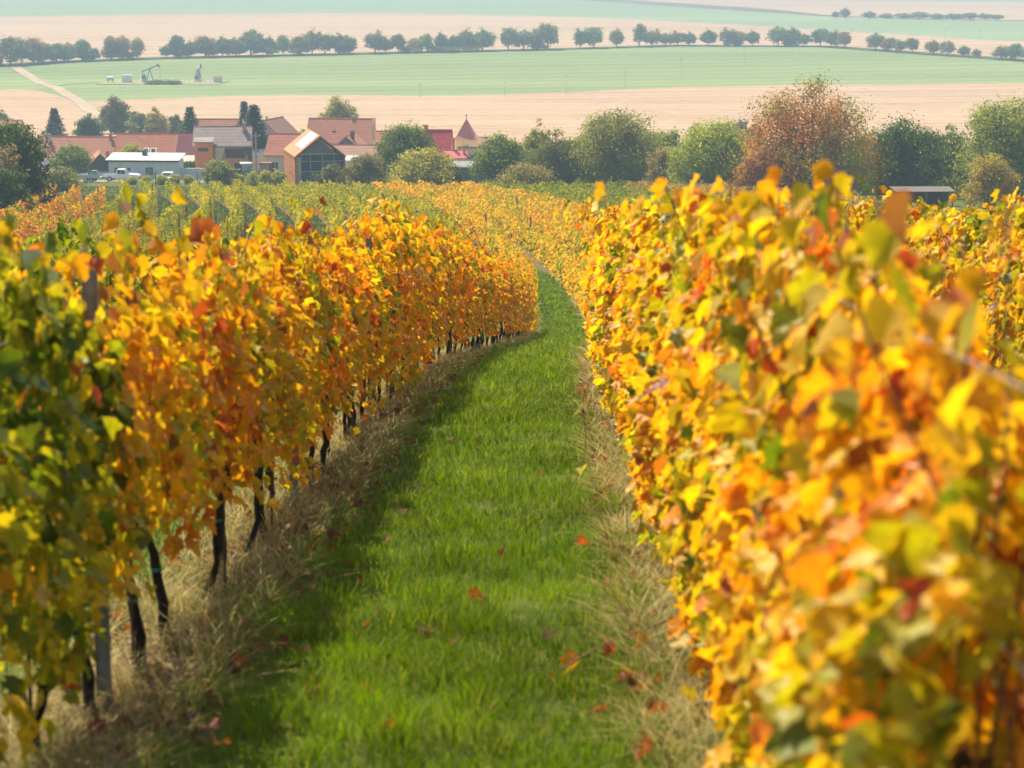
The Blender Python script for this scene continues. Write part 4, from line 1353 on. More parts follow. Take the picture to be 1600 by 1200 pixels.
def window(root, face, u, z, w_, h_, L, W, frame=FRAME_B, glass=GLASS, bars=1, name='window'):
    """A window on a wall: face F (towards -y), L (towards -x) or R (towards +x)."""
    def P(bb, a0, a1, p0, p1, z0, z1):
        if face == 'F': bb.box(a0, a1, -W / 2 - p1, -W / 2 - p0, z0, z1)
        elif face == 'L': bb.box(-L / 2 - p1, -L / 2 - p0, a0, a1, z0, z1)
        else: bb.box(L / 2 + p0, L / 2 + p1, a0, a1, z0, z1)
    t = 0.10
    f = MB()
    P(f, u - w_ / 2 - t, u + w_ / 2 + t, -0.02, 0.07, z - t, z)
    P(f, u - w_ / 2 - t, u + w_ / 2 + t, -0.02, 0.07, z + h_, z + h_ + t)
    P(f, u - w_ / 2 - t, u - w_ / 2, -0.02, 0.06, z, z + h_)
    P(f, u + w_ / 2, u + w_ / 2 + t, -0.02, 0.06, z, z + h_)
    for k in range(bars):
        c = u - w_ / 2 + w_ * (k + 1) / (bars + 1)
        P(f, c - 0.04, c + 0.04, 0.025, 0.05, z, z + h_)
    fo = f.build(name, frame, root)
    p = MB()
    P(p, u - w_ / 2, u + w_ / 2, 0.004, 0.02, z, z + h_)
    p.build('pane', glass, fo)
    return fo


def chimney(root, x, y, z0, z1, s=0.5, mat=BRICK):
    b = MB()
    b.box(x - s / 2, x + s / 2, y - s / 2, y + s / 2, z0, z1)
    b.box(x - s / 2 - 0.05, x + s / 2 + 0.05, y - s / 2 - 0.05, y + s / 2 + 0.05, z1, z1 + 0.12)
    b.box(x - s / 2 + 0.08, x + s / 2 - 0.08, y - s / 2 + 0.08, y + s / 2 - 0.08, z1 + 0.12, z1 + 0.22)
    return b.build('chimney', mat, root)


def gable_house(name, label, px, d, yaw, L, W, wall_h, rise, ridge_py, wall_mat, roof_mat, over=0.35, gable_mat=None, x=None, cat='house'):
    """Ridge along local x, front towards -y; walls go down into the ground."""
    x = at(px, d) if x is None else x
    g0 = float(gz(x, d))
    z = zpix(ridge_py, d) - wall_h - rise
    root = thing(name, label, cat, (x, d, z), yaw)
    low = min(g0 - z, 0) - 0.6 if g0 < z else -0.6
    b = MB()
    b.prism([(-W / 2, low), (W / 2, low), (W / 2, wall_h), (0, wall_h + rise), (-W / 2, wall_h)], -L / 2, L / 2)
    b.build('wall', wall_mat, root)
    if gable_mat:
        for sx in (-1, 1):
            b = MB()
            xa, xb = sorted((sx * L / 2, sx * (L / 2 + 0.03)))
            b.prism([(-W / 2 + 0.02, wall_h - 0.05), (W / 2 - 0.02, wall_h - 0.05), (0, wall_h + rise - 0.06)], xa, xb)
            b.build('gable', gable_mat, root)
    b = MB()
    sl = rise / (W / 2)
    th = 0.16
    for sy in (-1, 1):
        ey, ez = sy * (W / 2 + over), wall_h - over * sl
        b.prism([(0, wall_h + rise + 0.02), (ey, ez + 0.02), (ey, ez + th), (0, wall_h + rise + th + 0.04)] if sy > 0 else
                [(0, wall_h + rise + 0.02), (0, wall_h + rise + th + 0.04), (ey, ez + th), (ey, ez + 0.02)], -L / 2 - over, L / 2 + over)
    b.tube([(-L / 2 - over, 0, wall_h + rise + th + 0.02), (L / 2 + over, 0, wall_h + rise + th + 0.02)], 0.11, 6)
    roof = b.build('roof', roof_mat, root)
    return root, roof


# long row of red roofed houses
r_, rf = gable_house('house', 'white gabled house with a long weathered red tile roof', 122, 392, R(-3), 13.2, 7.4, 2.7, 2.9, 216, WHITE, RED2)
chimney(r_, -4.6, -1.0, 4.2, 6.1, 0.5, GREYW); chimney(r_, 5.8, -0.4, 4.8, 6.2, 0.45)
window(r_, 'F', -3.5, 0.9, 1.1, 1.2, 13.2, 7.4, FRAME_W)
window(r_, 'L', 0.5, 1.0, 1.0, 1.2, 13.2, 7.4, FRAME_B)
r_, rf = gable_house('house', 'house with a red tile roof and twin roof windows', 245, 392, R(-2), 13.0, 8.4, 2.6, 3.5, 211, CREAM, RED)
chimney(r_, -2.2, 0.6, 5.2, 6.7, 0.5, GREYW)
for u in (-1.15, 0.1):
    b = MB()
    sl = 3.5 / 4.2
    zc, yc = 3.45, -3.05
    p = [(u - 0.5, yc - 0.5, zc - 0.5 * sl), (u + 0.5, yc - 0.5, zc - 0.5 * sl), (u + 0.5, yc + 0.5, zc + 0.5 * sl), (u - 0.5, yc + 0.5, zc + 0.5 * sl)]
    n_ = Vector((0, -sl, 1)).normalized()
    q0, q1 = [tuple(Vector(v) + n_ * 0.14) for v in p], [tuple(Vector(v) + n_ * 0.26) for v in p]
    b.poly(q0 + q1, [(0, 3, 2, 1), (4, 5, 6, 7), (0, 1, 5, 4), (1, 2, 6, 5), (2, 3, 7, 6), (3, 0, 4, 7)])
    fo = b.build('roof_window', FRAME_W, r_)
    b = MB()
    ctr = sum((Vector(v) for v in p), Vector()) / 4
    b.poly([tuple(ctr + (Vector(v) - ctr) * 0.72 + n_ * 0.272) for v in p], [(0, 1, 2, 3)])
    b.build('pane', GLASS, fo)
window(r_, 'F', 3.0, 0.9, 1.1, 1.2, 13, 8.4, FRAME_W)
b = MB()
b.tube([(4.2, -2.0, 3.5), (4.2, -2.0, 6.0)], 0.07, 6)
b.build('stove_pipe', ALU, r_)
r_, rf = gable_house('house', 'narrow house with a dark crimson roof beside the orange house', 296, 388, R(-2), 2.6, 7.4, 3.2, 3.3, 209, CREAM, tiles('dark_crimson_tiles', (0.24, 0.05, 0.075)))
window(r_, 'F', 0, 1.2, 0.8, 1.0, 2.6, 7.4)

# brown gabled hut and white flat-roofed shed
r_, rf = gable_house('garden_hut', 'small hut with brown boarded gable, white base and orange tiled roof', 155, 346, R(90 + 14), 5.4, 5.2, 1.55, 2.5, 240, WHITE, ORT, 0.3, WOODB, cat='hut')
chimney(r_, -0.6, -1.2, 2.9, 4.2, 0.5, BRICK)
b = MB()
b.box(-2.62, -2.58, -0.1, 0.8, -0.2, 1.3)
x = at(228, 344)
z = float(gz(x, 344))
shed = thing('flat_roofed_shed', 'long white shed with a pale flat roof behind the pickup', 'shed', (x, 344, z), R(-3))
b = MB(); b.box(-5.2, 5.2, -2.2, 2.2, -0.5, 2.75); b.build('wall', WHITE, shed)
b = MB(); b.prism([(-2.5, 2.76), (2.5, 3.42), (2.5, 3.58), (-2.5, 2.92)], -5.6, 5.5); b.build('roof', ALU, shed)
b = MB(); b.box(-5.62, 5.52, -2.56, -2.51, 2.66, 2.90); b.build('gutter', DARK, shed)
b = MB(); b.box(-4.3, -1.9, -2.24, -2.19, 0.0, 1.75); o = b.build('door', planks('garage_door_boards', (0.26, 0.10, 0.05), 'X', 0.3), shed)
b = MB(); b.box(-3.35, -2.6, -2.27, -2.245, 0.0, 1.7); b.build('door_panel', DARK, o)
window(shed, 'F', 0.95, 0.85, 0.85, 0.85, 10.4, 4.4, DARK, glass_mat('pale_window', (0.25, 0.28, 0.32)), 0)
chimney(shed, -0.4, 1.0, 3.2, 3.9, 0.7, plain('dark_green_box', (0.05, 0.09, 0.07), 0.6))
b = MB(); b.box(-5.2, 5.2, -2.215, -2.2, -0.5, -0.02); b.build('plinth', plain('dark_plinth', (0.10, 0.12, 0.14), 0.9), shed)
x = at(304, 343)
gw = thing('garden_wall', 'low white garden wall running on from the shed', 'wall', (x, 343, float(gz(x, 343))), R(-2))
b = MB(); b.box(-2.35, 2.6, -0.15, 0.15, -0.4, 1.45); b.build('wall_body', WHITE, gw)
b = MB(); b.box(-2.35, 2.65, -0.2, 0.2, 1.452, 1.52); b.build('coping', ALU, gw)

# orange house
d0 = 352
x = at(350, d0)
z = float(gz(x, d0))
oh = thing('orange_house', 'two storey orange house with salmon tower and grey tiled roof', 'house', (x, d0, z), R(4))
zr = zpix(200, d0) - z
b = MB(); b.prism([(-3.0, -0.6), (3.6, -0.6), (3.6, zr - 2.4), (0.3, zr - 0.1), (-3.0, zr - 2.6)], -4.2, 4.2); b.build('wall', TAN, oh)
b = MB(); b.prism([(-2.9, -0.5), (3.5, -0.5), (3.5, zr - 2.45), (0.3, zr - 0.16), (-2.9, zr - 2.65)], -4.24, -4.2); b.build('gable', CREAM, oh)  # cream sheet on the left gable: sunlight put into the colour
b = MB()
b.prism([(0.3, zr), (-3.6, zr - 2.72), (-3.6, zr - 2.54), (0.3, zr + 0.18)], -4.5, 4.4)
b.prism([(0.3, zr), (0.3, zr + 0.18), (4.1, zr - 2.46), (4.1, zr - 2.64)], -4.5, 4.4)
b.tube([(-4.5, 0.3, zr + 0.14), (4.4, 0.3, zr + 0.14)], 0.12, 6)
rf = b.build('roof', GREYT, oh)
chimney(oh, 3.2, -0.5, zr - 0.9, zr + 0.6, 0.55, plain('pink_render', (0.55, 0.28, 0.22), 0.8))
b = MB(); b.tube([(3.0, 0.4, zr - 0.1), (3.0, 0.4, zr + 1.3)], 0.1, 6); b.build('flue', ALU, oh)
b = MB(); b.box(-4.0, -1.35, -4.6, -3.0, -0.6, zr - 1.95); tw = b.build('tower', SALMON, oh)
b = MB(); b.prism([(-4.9, zr - 1.94), (-2.6, zr - 1.4), (-2.6, zr - 1.24), (-4.9, zr - 1.78)], -4.25, -1.2); b.build('tower_roof', GREYT, oh)
b = MB(); b.box(-4.03, -4.0, -4.55, -3.05, -0.5, zr - 2.0); b.build('lit_tower_side', CREAM, oh)  # pale sheet paints sunlight onto the tower's left face
b = MB(); b.box(-3.55, -2.1, -4.66, -4.605, zr - 3.2, zr - 2.7); o = b.build('window', FRAME_B, oh)
b = MB(); b.box(-3.45, -2.2, -4.675, -4.662, zr - 3.12, zr - 2.78); b.build('pane', GLASS, o)
b = MB(); b.box(-3.2, -1.7, -4.66, -4.605, 0.0, 2.0); b.build('door', FRAME_B, oh)
b = MB(); b.prism_y([(-1.15, zr - 2.55), (0.45, zr - 2.75), (-0.35, zr - 4.9), (-1.05, zr - 5.0)], -3.5, -3.02); b.build('side_screen', CREAM, oh)
b = MB(); b.prism_y([(3.3, zr - 2.75), (4.45, zr - 2.6), (4.45, zr - 5.0), (4.1, zr - 4.9)], -3.5, -3.02); b.build('side_screen', plain('slate_cladding', (0.10, 0.10, 0.13), 0.7), oh)
for (a, b2, z1, z2) in ((0.55, 1.75, zr - 4.25, zr - 3.1), (1.95, 3.2, zr - 4.25, zr - 3.1), (1.9, 3.5, 0.9, 2.25)):
    f = MB()
    t = 0.12
    f.box(a - t, b2 + t, -3.09, -2.99, z1 - t, z1); f.box(a - t, b2 + t, -3.09, -2.99, z2, z2 + t)
    f.box(a - t, a, -3.08, -2.99, z1, z2); f.box(b2, b2 + t, -3.08, -2.99, z1, z2)
    f.box((a + b2) / 2 - 0.04, (a + b2) / 2 + 0.04, -3.06, -3.02, z1, z2)
    o = f.build('window', FRAME_B, oh)
    p = MB(); p.box(a, b2, -3.02, -3.005, z1, z2); p.build('pane', GLASS, o)
b = MB(); b.tube([(3.75, -3.08, -0.2), (3.75, -3.08, zr - 2.7)], 0.05, 6); b.build('downpipe', ALU, oh)
x = at(283, 356)
an = thing('annex', 'low salmon annex with a pale flat roof beside the orange house', 'annex', (x, 356, float(gz(x, 356))), R(2))
b = MB(); b.box(-2.3, 2.2, -2.0, 2.0, -0.6, 2.3); b.build('wall', SALMON, an)
b = MB(); b.prism([(-2.3, 2.31), (2.3, 2.9), (2.3, 3.05), (-2.3, 2.46)], -2.7, 2.3); b.build('roof', plain('felt_roof', (0.42, 0.38, 0.34), 0.9), an)

# roofs behind
r_, rf = gable_house('house', 'low red roofed house behind the orange house ridge', 343, 440, R(-2), 8.4, 7, 3.0, 2.9, 188, CREAM, RED2)
b = MB(); b.poly([(1.0, -3.9, 3.1), (2.6, -3.9, 3.1), (1.8, -3.9, 4.6), (1.8, -1.2, 4.7)], [(0, 1, 2), (1, 3, 2), (0, 2, 3)]); b.build('dormer', WHITE, r_)
r_, rf = gable_house('barn', 'big brown hipped barn roof right of the blue spruce', 428, 430, R(75), 9.0, 9.6, 3.2, 4.4, 187, GREYW, BROWN, cat='barn')
b = MB(); b.tube([(-2, 0.5, 6.5), (-2, 0.5, 8.4)], 0.3, 6); b.build('chimney', ALU, r_)
r_, rf = gable_house('house', 'house with red roof and cream gable left of the orange barn', 450, 372, R(-8), 5.6, 7.2, 3.4, 3.0, 211, CREAM, RED, 0.25)
window(r_, 'F', -1.2, 0.9, 1.0, 1.4, 5.6, 7.2, FRAME_W)
r_, rf = gable_house('house', 'large house with a mottled red roof and cream gable end', 534, 412, R(-5), 11.4, 8.4, 3.3, 3.9, 187, CREAM, RED2, 0.2)
chimney(r_, 2.1, 0.3, 6.2, 7.7, 0.6, GREYW); chimney(r_, 6.0, -0.6, 3.5, 7.5, 0.55, CREAM)
b = MB()
b.box(-1.2, -0.6, -2.35, -1.75, 4.9, 5.35)
b.build('roof_window', GLASS, r_)
r_, rf = gable_house('house', 'house with peach side roof and dark gable behind the orange barn', 548, 385, R(82), 6.4, 4.4, 3.6, 1.9, 212, GREYW, ORT, 0.25, plain('slate_gable', (0.11, 0.11, 0.13), 0.8))
chimney(r_, -1.6, -0.7, 4.4, 6.2, 0.6, plain('dark_brick', (0.16, 0.09, 0.08), 0.9))
r_, rf = gable_house('outbuilding', 'long low brown roof behind the right side of the barn', 556, 366, R(-3), 7.4, 6.0, 2.4, 1.3, 229, WHITE, BROWN, 0.3)
r_, rf = gable_house('white_garage', 'small white garage peeping out beside the orange barn', 546, 340, R(4), 2.6, 3.0, 1.9, 0.5, 245, WHITE, ALU, 0.2, cat='garage')
r_, rf = gable_house('house', 'red roofed house half hidden behind the dark green tree', 608, 405, R(-3), 4.0, 7.0, 3.0, 2.4, 207, CREAM, RED, 0.2)
r_, rf = gable_house('house', 'house with a bright crimson metal roof', 684, 372, R(-3), 4.3, 8.0, 3.0, 4.6, 205, CREAM, BRIGHT, 0.25)
chimney(r_, -1.9, 0.2, 6.6, 8.4, 0.65, plain('orange_brick', (0.58, 0.24, 0.09), 0.9))
x = at(706, 362)
r_, rf = gable_house('outbuilding', 'low pink red roof below the crimson one', 711, 362, R(10), 3.2, 4.4, 2.6, 0.9, 237, YELLOW, plain('pink_red_sheet', (0.55, 0.07, 0.08), 0.5), 0.25)
chimney(r_, -0.2, 0.4, 2.6, 5.4, 0.42, plain('orange_brick_stack', (0.62, 0.22, 0.09), 0.9))
chimney(r_, 1.3, -0.9, 2.2, 4.4, 0.42, plain('yellow_brick_stack', (0.60, 0.36, 0.12), 0.9))
x = at(729, 400)
z = zpix(232, 400)
ch = thing('chapel_tower', 'small yellow tower with a steep red pyramid roof', 'tower', (x, 400, z), R(-4))
b = MB(); b.box(-1.75, 1.75, -1.75, 1.75, float(gz(x, 400)) - z - 0.5, 1.75); b.build('wall', YELLOW, ch)
b = MB()
e, k_ = 2.15, 1.5
q = [(-e, -e, 1.66), (e, -e, 1.66), (e, e, 1.66), (-e, e, 1.66), (-k_, -k_, 2.35), (k_, -k_, 2.35), (k_, k_, 2.35), (-k_, k_, 2.35), (0, 0, 5.2)]
b.poly(q, [(3, 2, 1, 0), (0, 1, 5, 4), (1, 2, 6, 5), (2, 3, 7, 6), (3, 0, 4, 7), (4, 5, 8), (5, 6, 8), (6, 7, 8), (7, 4, 8)])
b.build('roof', plain('smooth_red_roof', (0.56, 0.20, 0.15), 0.7, var=0.12), ch)
b = MB(); b.tube([(0, 0, 5.1), (0, 0, 5.95)], 0.05, 6); b.box(-0.2, 0.2, -0.03, 0.03, 5.6, 5.68); b.build('finial', DARK, ch)
for u in (-0.28, 0.28):
    b = MB()
    pr = [(u - 0.24, 0.15), (u + 0.24, 0.15), (u + 0.24, 0.65), (u + 0.15, 0.85), (u, 0.92), (u - 0.15, 0.85), (u - 0.24, 0.65)]
    b.prism_y(pr, -1.83, -1.76)
    o = b.build('window', FRAME_W, ch)
    b = MB(); b.prism_y([(u + (a - u) * 0.6, 0.52 + (c - 0.52) * 0.7) for a, c in pr], -1.845, -1.832); b.build('pane', GLASS, o)
r_, rf = gable_house('outbuilding', 'grey walled wing on the right of the yellow tower', 752, 408, R(-4), 3.2, 5, 3.6, 1.0, 216, GREYW, BROWN, 0.2)
r_, rf = gable_house('house', 'old brown tiled roof below the yellow tower', 738, 385, R(-4), 4.4, 6.0, 2.2, 2.3, 232, GREYW, tiles('dark_old_tiles', (0.20, 0.11, 0.09), var=0.3), 0.25)
r_, rf = gable_house('house', 'peach tiled roof slope between the tower and the green tree', 752, 350, R(70), 5.0, 4.6, 2.4, 2.0, 238, GREYW, ORT, 0.2)
r_, rf = gable_house('wooden_shed', 'grey wooden shed with corrugated roof at the vineyard edge', 731, 318, R(-12), 3.3, 3.2, 2.1, 0.6, 253, WOODG, CORRUG, 0.3, cat='shed')
b = MB(); b.box(-0.9, 0.1, -1.66, -1.61, -0.2, 1.8); b.build('door', planks('shed_door_boards', (0.15, 0.17, 0.20), 'X', 0.2), r_)
r_, rf = gable_house('house', 'red roof peeping over the dark tree at the left edge', 20, 470, R(-2), 4.0, 6, 2.8, 2.0, 190, CREAM, RED, 0.3)
r_, rf = gable_house('garden_house', 'pale grey gable wall between the spruce and the cream house', 414, 376, R(3), 4.6, 3.4, 3.0, 0.5, 236, CREAM, ALU, 0.2, cat='house')
x = at(905, 330)
# low corrugated shelter on the right
x = at(1445, 236)
cs = thing('low_shelter', 'low dark shelter with a thin corrugated roof under the dark tree', 'shelter', (x, 236, zpix(295, 236) - 2.0), R(3))
b = MB(); b.prism([(-1.6, 1.90), (1.6, 2.10), (1.6, 2.16), (-1.6, 1.96)], -3.2, 3.0); b.build('roof', plain('dark_rusty_sheet', (0.12, 0.10, 0.09), 0.7), cs)
for u in (-2.9, 0.0, 2.7):
    b = MB(); b.box(u - 0.06, u + 0.06, -1.5, -1.38, float(gz(x, 236)) - cs.location.z - 0.3, 1.9); b.build('post', WOOD_POST, cs)
b = MB(); b.box(-3.0, 2.8, 1.2, 1.3, float(gz(x, 236)) - cs.location.z - 0.3, 2.05); b.build('back_wall', WOODB, cs)

# orange barn with the glass gable
d0 = 312
x = at(500, d0)
z = zpix(292, d0)
bn = thing('timber_barn', 'modern orange gabled barn with a glass front and pale roof panel', 'barn', (x, d0, z), R(13.5))
Wd, Ln, eh, rs = 6.9, 12.0, 3.95, 2.75                   # ridge along local y, glass front at y = 0
low = min(0, float(gz(x, d0)) - z) - 1.0
h_ = Wd / 2
for nm, sx in (('side_wall', -1), ('side_wall', 1)):
    b = MB(); xa, xb = sorted((sx * h_, sx * (h_ - 0.22))); b.box(xa, xb, 0, Ln, low, eh); b.build(nm, CORTEN, bn)
b = MB(); b.prism_y([(-h_ + 0.22, low), (h_ - 0.22, low), (h_ - 0.22, eh), (0, eh + rs - 0.2), (-h_ + 0.22, eh)], Ln - 0.25, Ln); b.build('rear_wall', CORTEN, bn)
for sx in (-1, 1):
    b = MB()
    b.prism_y([(0, eh + rs), (0, eh + rs + 0.22), (sx * (h_ + 0.06), eh + 0.18), (sx * (h_ + 0.06), eh - 0.05)][::sx], -0.25, Ln + 0.1)
    rf = b.build('roof', CORTEN_R, bn)
    if sx < 0:
        b = MB()
        s0, s1 = 0.03, 0.68
        pts = []
        for s_, y_ in ((s0, 0.6), (s1, 0.6), (s1, 7.6), (s0, 7.6)):
            X_ = -s_ * h_
            pts.append(Vector((X_, y_, eh + rs + 0.22 + (eh + 0.18 - eh - rs - 0.22) * s_)))
        nn = Vector((-(rs) / h_, 0, 1)).normalized()
        q0 = [tuple(p + nn * 0.01) for p in pts]; q1 = [tuple(p + nn * 0.09) for p in pts]
        b.poly(q0 + q1, [(0, 1, 2, 3), (7, 6, 5, 4), (0, 4, 5, 1), (1, 5, 6, 2), (2, 6, 7, 3), (3, 7, 4, 0)])
        b.build('roof_panel', plain('pale_panel', (0.62, 0.66, 0.70), 0.25, var=0.04, spec=0.5), rf)
yg = 0.9                                                 # the glass stands back behind the frame
b = MB(); b.prism_y([(-h_ + 0.9, low), (h_ - 0.24, low), (h_ - 0.24, eh - 0.25), (h_ - 1.0, eh + 0.35), (-h_ + 1.0, eh + 0.35), (-h_ + 0.9, eh + 0.3)], yg, yg + 0.05); gl = b.build('glass_front', BARN_GLASS, bn)
b = MB(); b.prism_y([(-h_ + 1.05, eh + 0.42), (h_ - 1.05, eh + 0.42), (0, eh + rs - 0.3)], yg, yg + 0.12); b.build('gable_panel', plain('grey_panel', (0.22, 0.22, 0.21), 0.7), bn)
b = MB(); b.box(-h_ + 0.23, -h_ + 0.88, yg - 0.1, yg + 0.1, low, eh); b.build('side_return', CREAM, bn)
for z_ in (1.95, 3.3):
    b = MB(); b.box(-h_ + 0.9, h_ - 0.25, yg - 0.08, yg - 0.02, z_, z_ + 0.07); b.build('transom', ALU, bn)
b = MB(); b.box(-h_ + 0.9, h_ - 0.3, yg - 0.06, yg - 0.01, eh + 0.32, eh + 0.42); b.build('transom', ALU, bn)
for u in (-h_ + 0.93, -1.2, 0.45, 2.0):
    b = MB(); b.box(u - 0.035, u + 0.035, yg - 0.09, yg - 0.021, low, eh + 0.3); b.build('mullion', ALU, bn)
for q, (y_, z_) in enumerate(((3.0, 1.6), (4.2, 2.2), (2.2, 1.1), (5.2, 1.3))):
    b = MB(); b.box(-h_ - 0.03, -h_ - 0.005, y_, y_ + 0.35, z_, z_ + 0.35); b.build('wall_opening', DARK, bn)

# utility pole beside the tractors, street poles
WOODP = plain('pole_wood', (0.40, 0.37, 0.33), 0.85)


def pole(label, px, d, base_py, top_py, r, group, arm=False, mat=WOODP, name='utility_pole'):
    x = at(px, d)
    z = float(gz(x, d))
    h = zpix(top_py, d) - z
    p = thing(name, label, 'pole', (x, d, z), 0, group)
    b = MB(); b.tube([(0, 0, -0.4), (0, 0, h * 0.5), (0, 0, h)], [r, r * 0.85, r * 0.7], 7); b.build('shaft', mat, p)
    if arm:
        b = MB(); b.box(-0.7, 0.7, -0.05, 0.05, h - 0.55, h - 0.42); o = b.build('crossarm', mat, p)
        for u in (-0.6, 0, 0.6):
            b2 = MB(); b2.tube([(u, 0, h - 0.42), (u, 0, h - 0.2)], 0.05, 5); b2.build('insulator', FRAME_W, o)


pole('double wooden power pole between the orange house and the barn', 400, 338, 275, 208, 0.17, 'village poles', True)
pole('thin pole behind the dark green tree', 650, 430, 250, 196, 0.12, 'village poles', False)
pole('slim metal mast above the long red roof', 174, 372, 250, 222, 0.06, 'village poles', False, ALU, 'antenna_mast')
pole('lamp post by the white shed roof', 274, 376, 250, 216, 0.07, 'village poles', False, ALU, 'street_lamp')
for px, by, ty in ((788, 150, 126), (884, 147, 116), (976, 137, 108), (1063, 121, 90), (1160, 100, 72), (1246, 84, 56), (1325, 62, 45), (1471, 62, 44), (1523, 63, 46), (1592, 66, 46), (657, 152, 130)):
    pole('slim pale pole of the power line crossing the far fields', px, dfar(by), by, ty, 0.10, 'power line poles across the fields', True, plain('pale_concrete', (0.55, 0.55, 0.50), 0.8) if px == 788 else bpy.data.materials['pale_concrete'])

# ------------------------------------------------------------------ vehicles
CARW = plain('white_car_paint', (0.78, 0.80, 0.82), 0.25, var=0.02, spec=0.5)
RUBBER = plain('tyre_rubber', (0.02, 0.02, 0.02), 0.8)
CARG = glass_mat('car_glass', (0.02, 0.03, 0.035))


def wheel(root, x, y, r, w_, rim=ALU):
    b = MB()
    prof = [(r * 0.62, -w_ / 2), (r * 0.95, -w_ / 2), (r, -w_ * 0.35), (r, w_ * 0.35), (r * 0.95, w_ / 2), (r * 0.62, w_ / 2)]
    n = 18
    vv, ff = [], []
    for k in range(n):
        a = 2 * math.pi * k / n
        for rr, yy in prof:
            vv.append((x + rr * math.cos(a), y + yy, r + rr * math.sin(a)))
    m_ = len(prof)
    for k in range(n):
        for q in range(m_):
            ff.append((k * m_ + q, k * m_ + (q + 1) % m_, ((k + 1) % n) * m_ + (q + 1) % m_, ((k + 1) % n) * m_ + q))
    b.poly(vv, ff)
    wl = b.build('wheel', RUBBER, root, True)
    b = MB(); b.tube([(x, y - w_ * 0.42, r), (x, y + w_ * 0.42, r)], r * 0.62, 14); b.build('rim', rim, wl)


d0 = 324
x = at(190, d0)
pk = thing('pickup_truck', 'white double cab pickup truck parked before the shed', 'pickup', (x, d0, float(gz(x, d0)) + 0.06), R(-4))
# front towards +x
b = MB()
b.prism_y([(-2.55, 0.50), (-2.55, 1.02), (-0.75, 1.04), (-0.75, 0.50)], -0.88, 0.88)
b.prism_y([(-0.75, 0.45), (-0.75, 1.08), (1.05, 1.08), (2.35, 0.98), (2.50, 0.75), (2.50, 0.45)], -0.90, 0.90)
b.build('body', CARW, pk)
b = MB(); b.prism_y([(-0.75, 1.082), (-0.58, 1.72), (0.35, 1.74), (1.05, 1.082)], -0.80, 0.80); cb_ = b.build('cab', CARW, pk)
for (a0, a1, t0, t1) in ((-0.52, -0.02, -0.45, -0.02), (0.06, 0.82, 0.06, 0.34)):
    b = MB(); b.prism_y([(a0, 1.14), (a1, 1.14), (t1, 1.62), (t0, 1.62)], -0.815, -0.803); b.build('window', CARG, cb_)
b = MB(); b.prism_y([(0.42, 1.66), (1.0, 1.14), (1.03, 1.14), (0.45, 1.66)], -0.72, 0.72); b.build('windscreen', CARG, cb_)
b = MB(); b.box(-2.48, -0.85, -0.76, 0.76, 1.042, 1.05); b.build('bed', DARK, pk)
b = MB(); b.box(2.35, 2.56, -0.86, 0.86, 0.42, 0.62); b.build('bumper', DARK, pk)
for y_ in (-0.7, 0.7):
    b = MB(); b.box(2.42, 2.515, y_ - 0.16, y_ + 0.16, 0.72, 0.88); b.build('headlight', FRAME_W, pk)
b = MB(); b.box(0.62, 0.78, -1.0, -0.9, 1.1, 1.25); b.build('mirror', CARW, pk)
for wx in (-1.65, 1.65):
    for wy in (-0.82, 0.82):
        wheel(pk, wx, wy, 0.37, 0.24)
x = at(139, 320)
tl = thing('flatbed_trailer', 'grey flatbed trailer with low sides behind the pickup', 'trailer', (x, 320, float(gz(x, 320)) + 0.06), R(-6))
b = MB(); b.box(-1.7, 1.7, -0.9, 0.9, 0.62, 0.70); b.build('deck', ALU, tl)
for y_ in (-0.9, 0.87):
    b = MB(); b.box(-1.7, 1.7, y_, y_ + 0.03, 0.702, 1.05); b.build('side_board', plain('trailer_board', (0.55, 0.58, 0.58), 0.5) if y_ < 0 else bpy.data.materials['trailer_board'], tl)
b = MB(); b.box(-1.73, -1.7, -0.9, 0.9, 0.702, 1.05); b.build('tailboard', bpy.data.materials['trailer_board'], tl)
b = MB(); b.tube([(1.7, -0.5, 0.6), (2.7, 0, 0.5)], 0.05, 5); b.tube([(1.7, 0.5, 0.6), (2.7, 0, 0.5)], 0.05, 5); b.build('drawbar', DARK, tl)
b = MB(); b.box(-1.72, -1.5, -0.95, -0.85, 0.2, 0.55); b.build('mudflap', FRAME_W, tl)
for wx in (-0.3, 0.45):
    for wy in (-0.85, 0.85):
        wheel(tl, wx, wy, 0.32, 0.2)
b = MB()
b.box(0.2, 1.3, -0.5, 0.5, 0.71, 1.35); b.box(0.3, 1.1, -0.4, 0.4, 1.351, 1.6)
tag(b.build('machine', plain('grey_green_machine', (0.20, 0.25, 0.23), 0.5)), 'grey green machine standing on the flatbed trailer', 'machine')
o = bpy.data.objects['machine']; o.location = tl.location; o.rotation_euler = tl.rotation_euler
b = MB(); b.tube([(-0.1, 0, 0.71), (-0.1, 0, 1.6), (-0.05, 0, 1.95)], [0.2, 0.16, 0.03], 8); o = b.build('green_drum', plain('green_plastic', (0.04, 0.16, 0.10), 0.5))
o.location = tl.location; tag(o, 'slim green covered drum standing on the flatbed trailer', 'drum')
x = at(261, 316)
cr_ = thing('parked_car', 'small grey car half hidden behind the saplings', 'car', (x, 316, float(gz(x, 316)) + 0.05), R(90))
b = MB(); b.prism_y([(-1.9, 0.35), (-1.9, 0.85), (-1.1, 0.98), (1.5, 0.98), (1.95, 0.8), (1.95, 0.35)], -0.8, 0.8); b.build('body', plain('silver_paint', (0.60, 0.64, 0.66), 0.3, var=0.03), cr_)
b = MB(); b.prism_y([(-1.2, 0.982), (-0.5, 1.45), (1.1, 1.45), (1.5, 0.982)], -0.7, 0.7); cb_ = b.build('cabin', bpy.data.materials['silver_paint'], cr_)
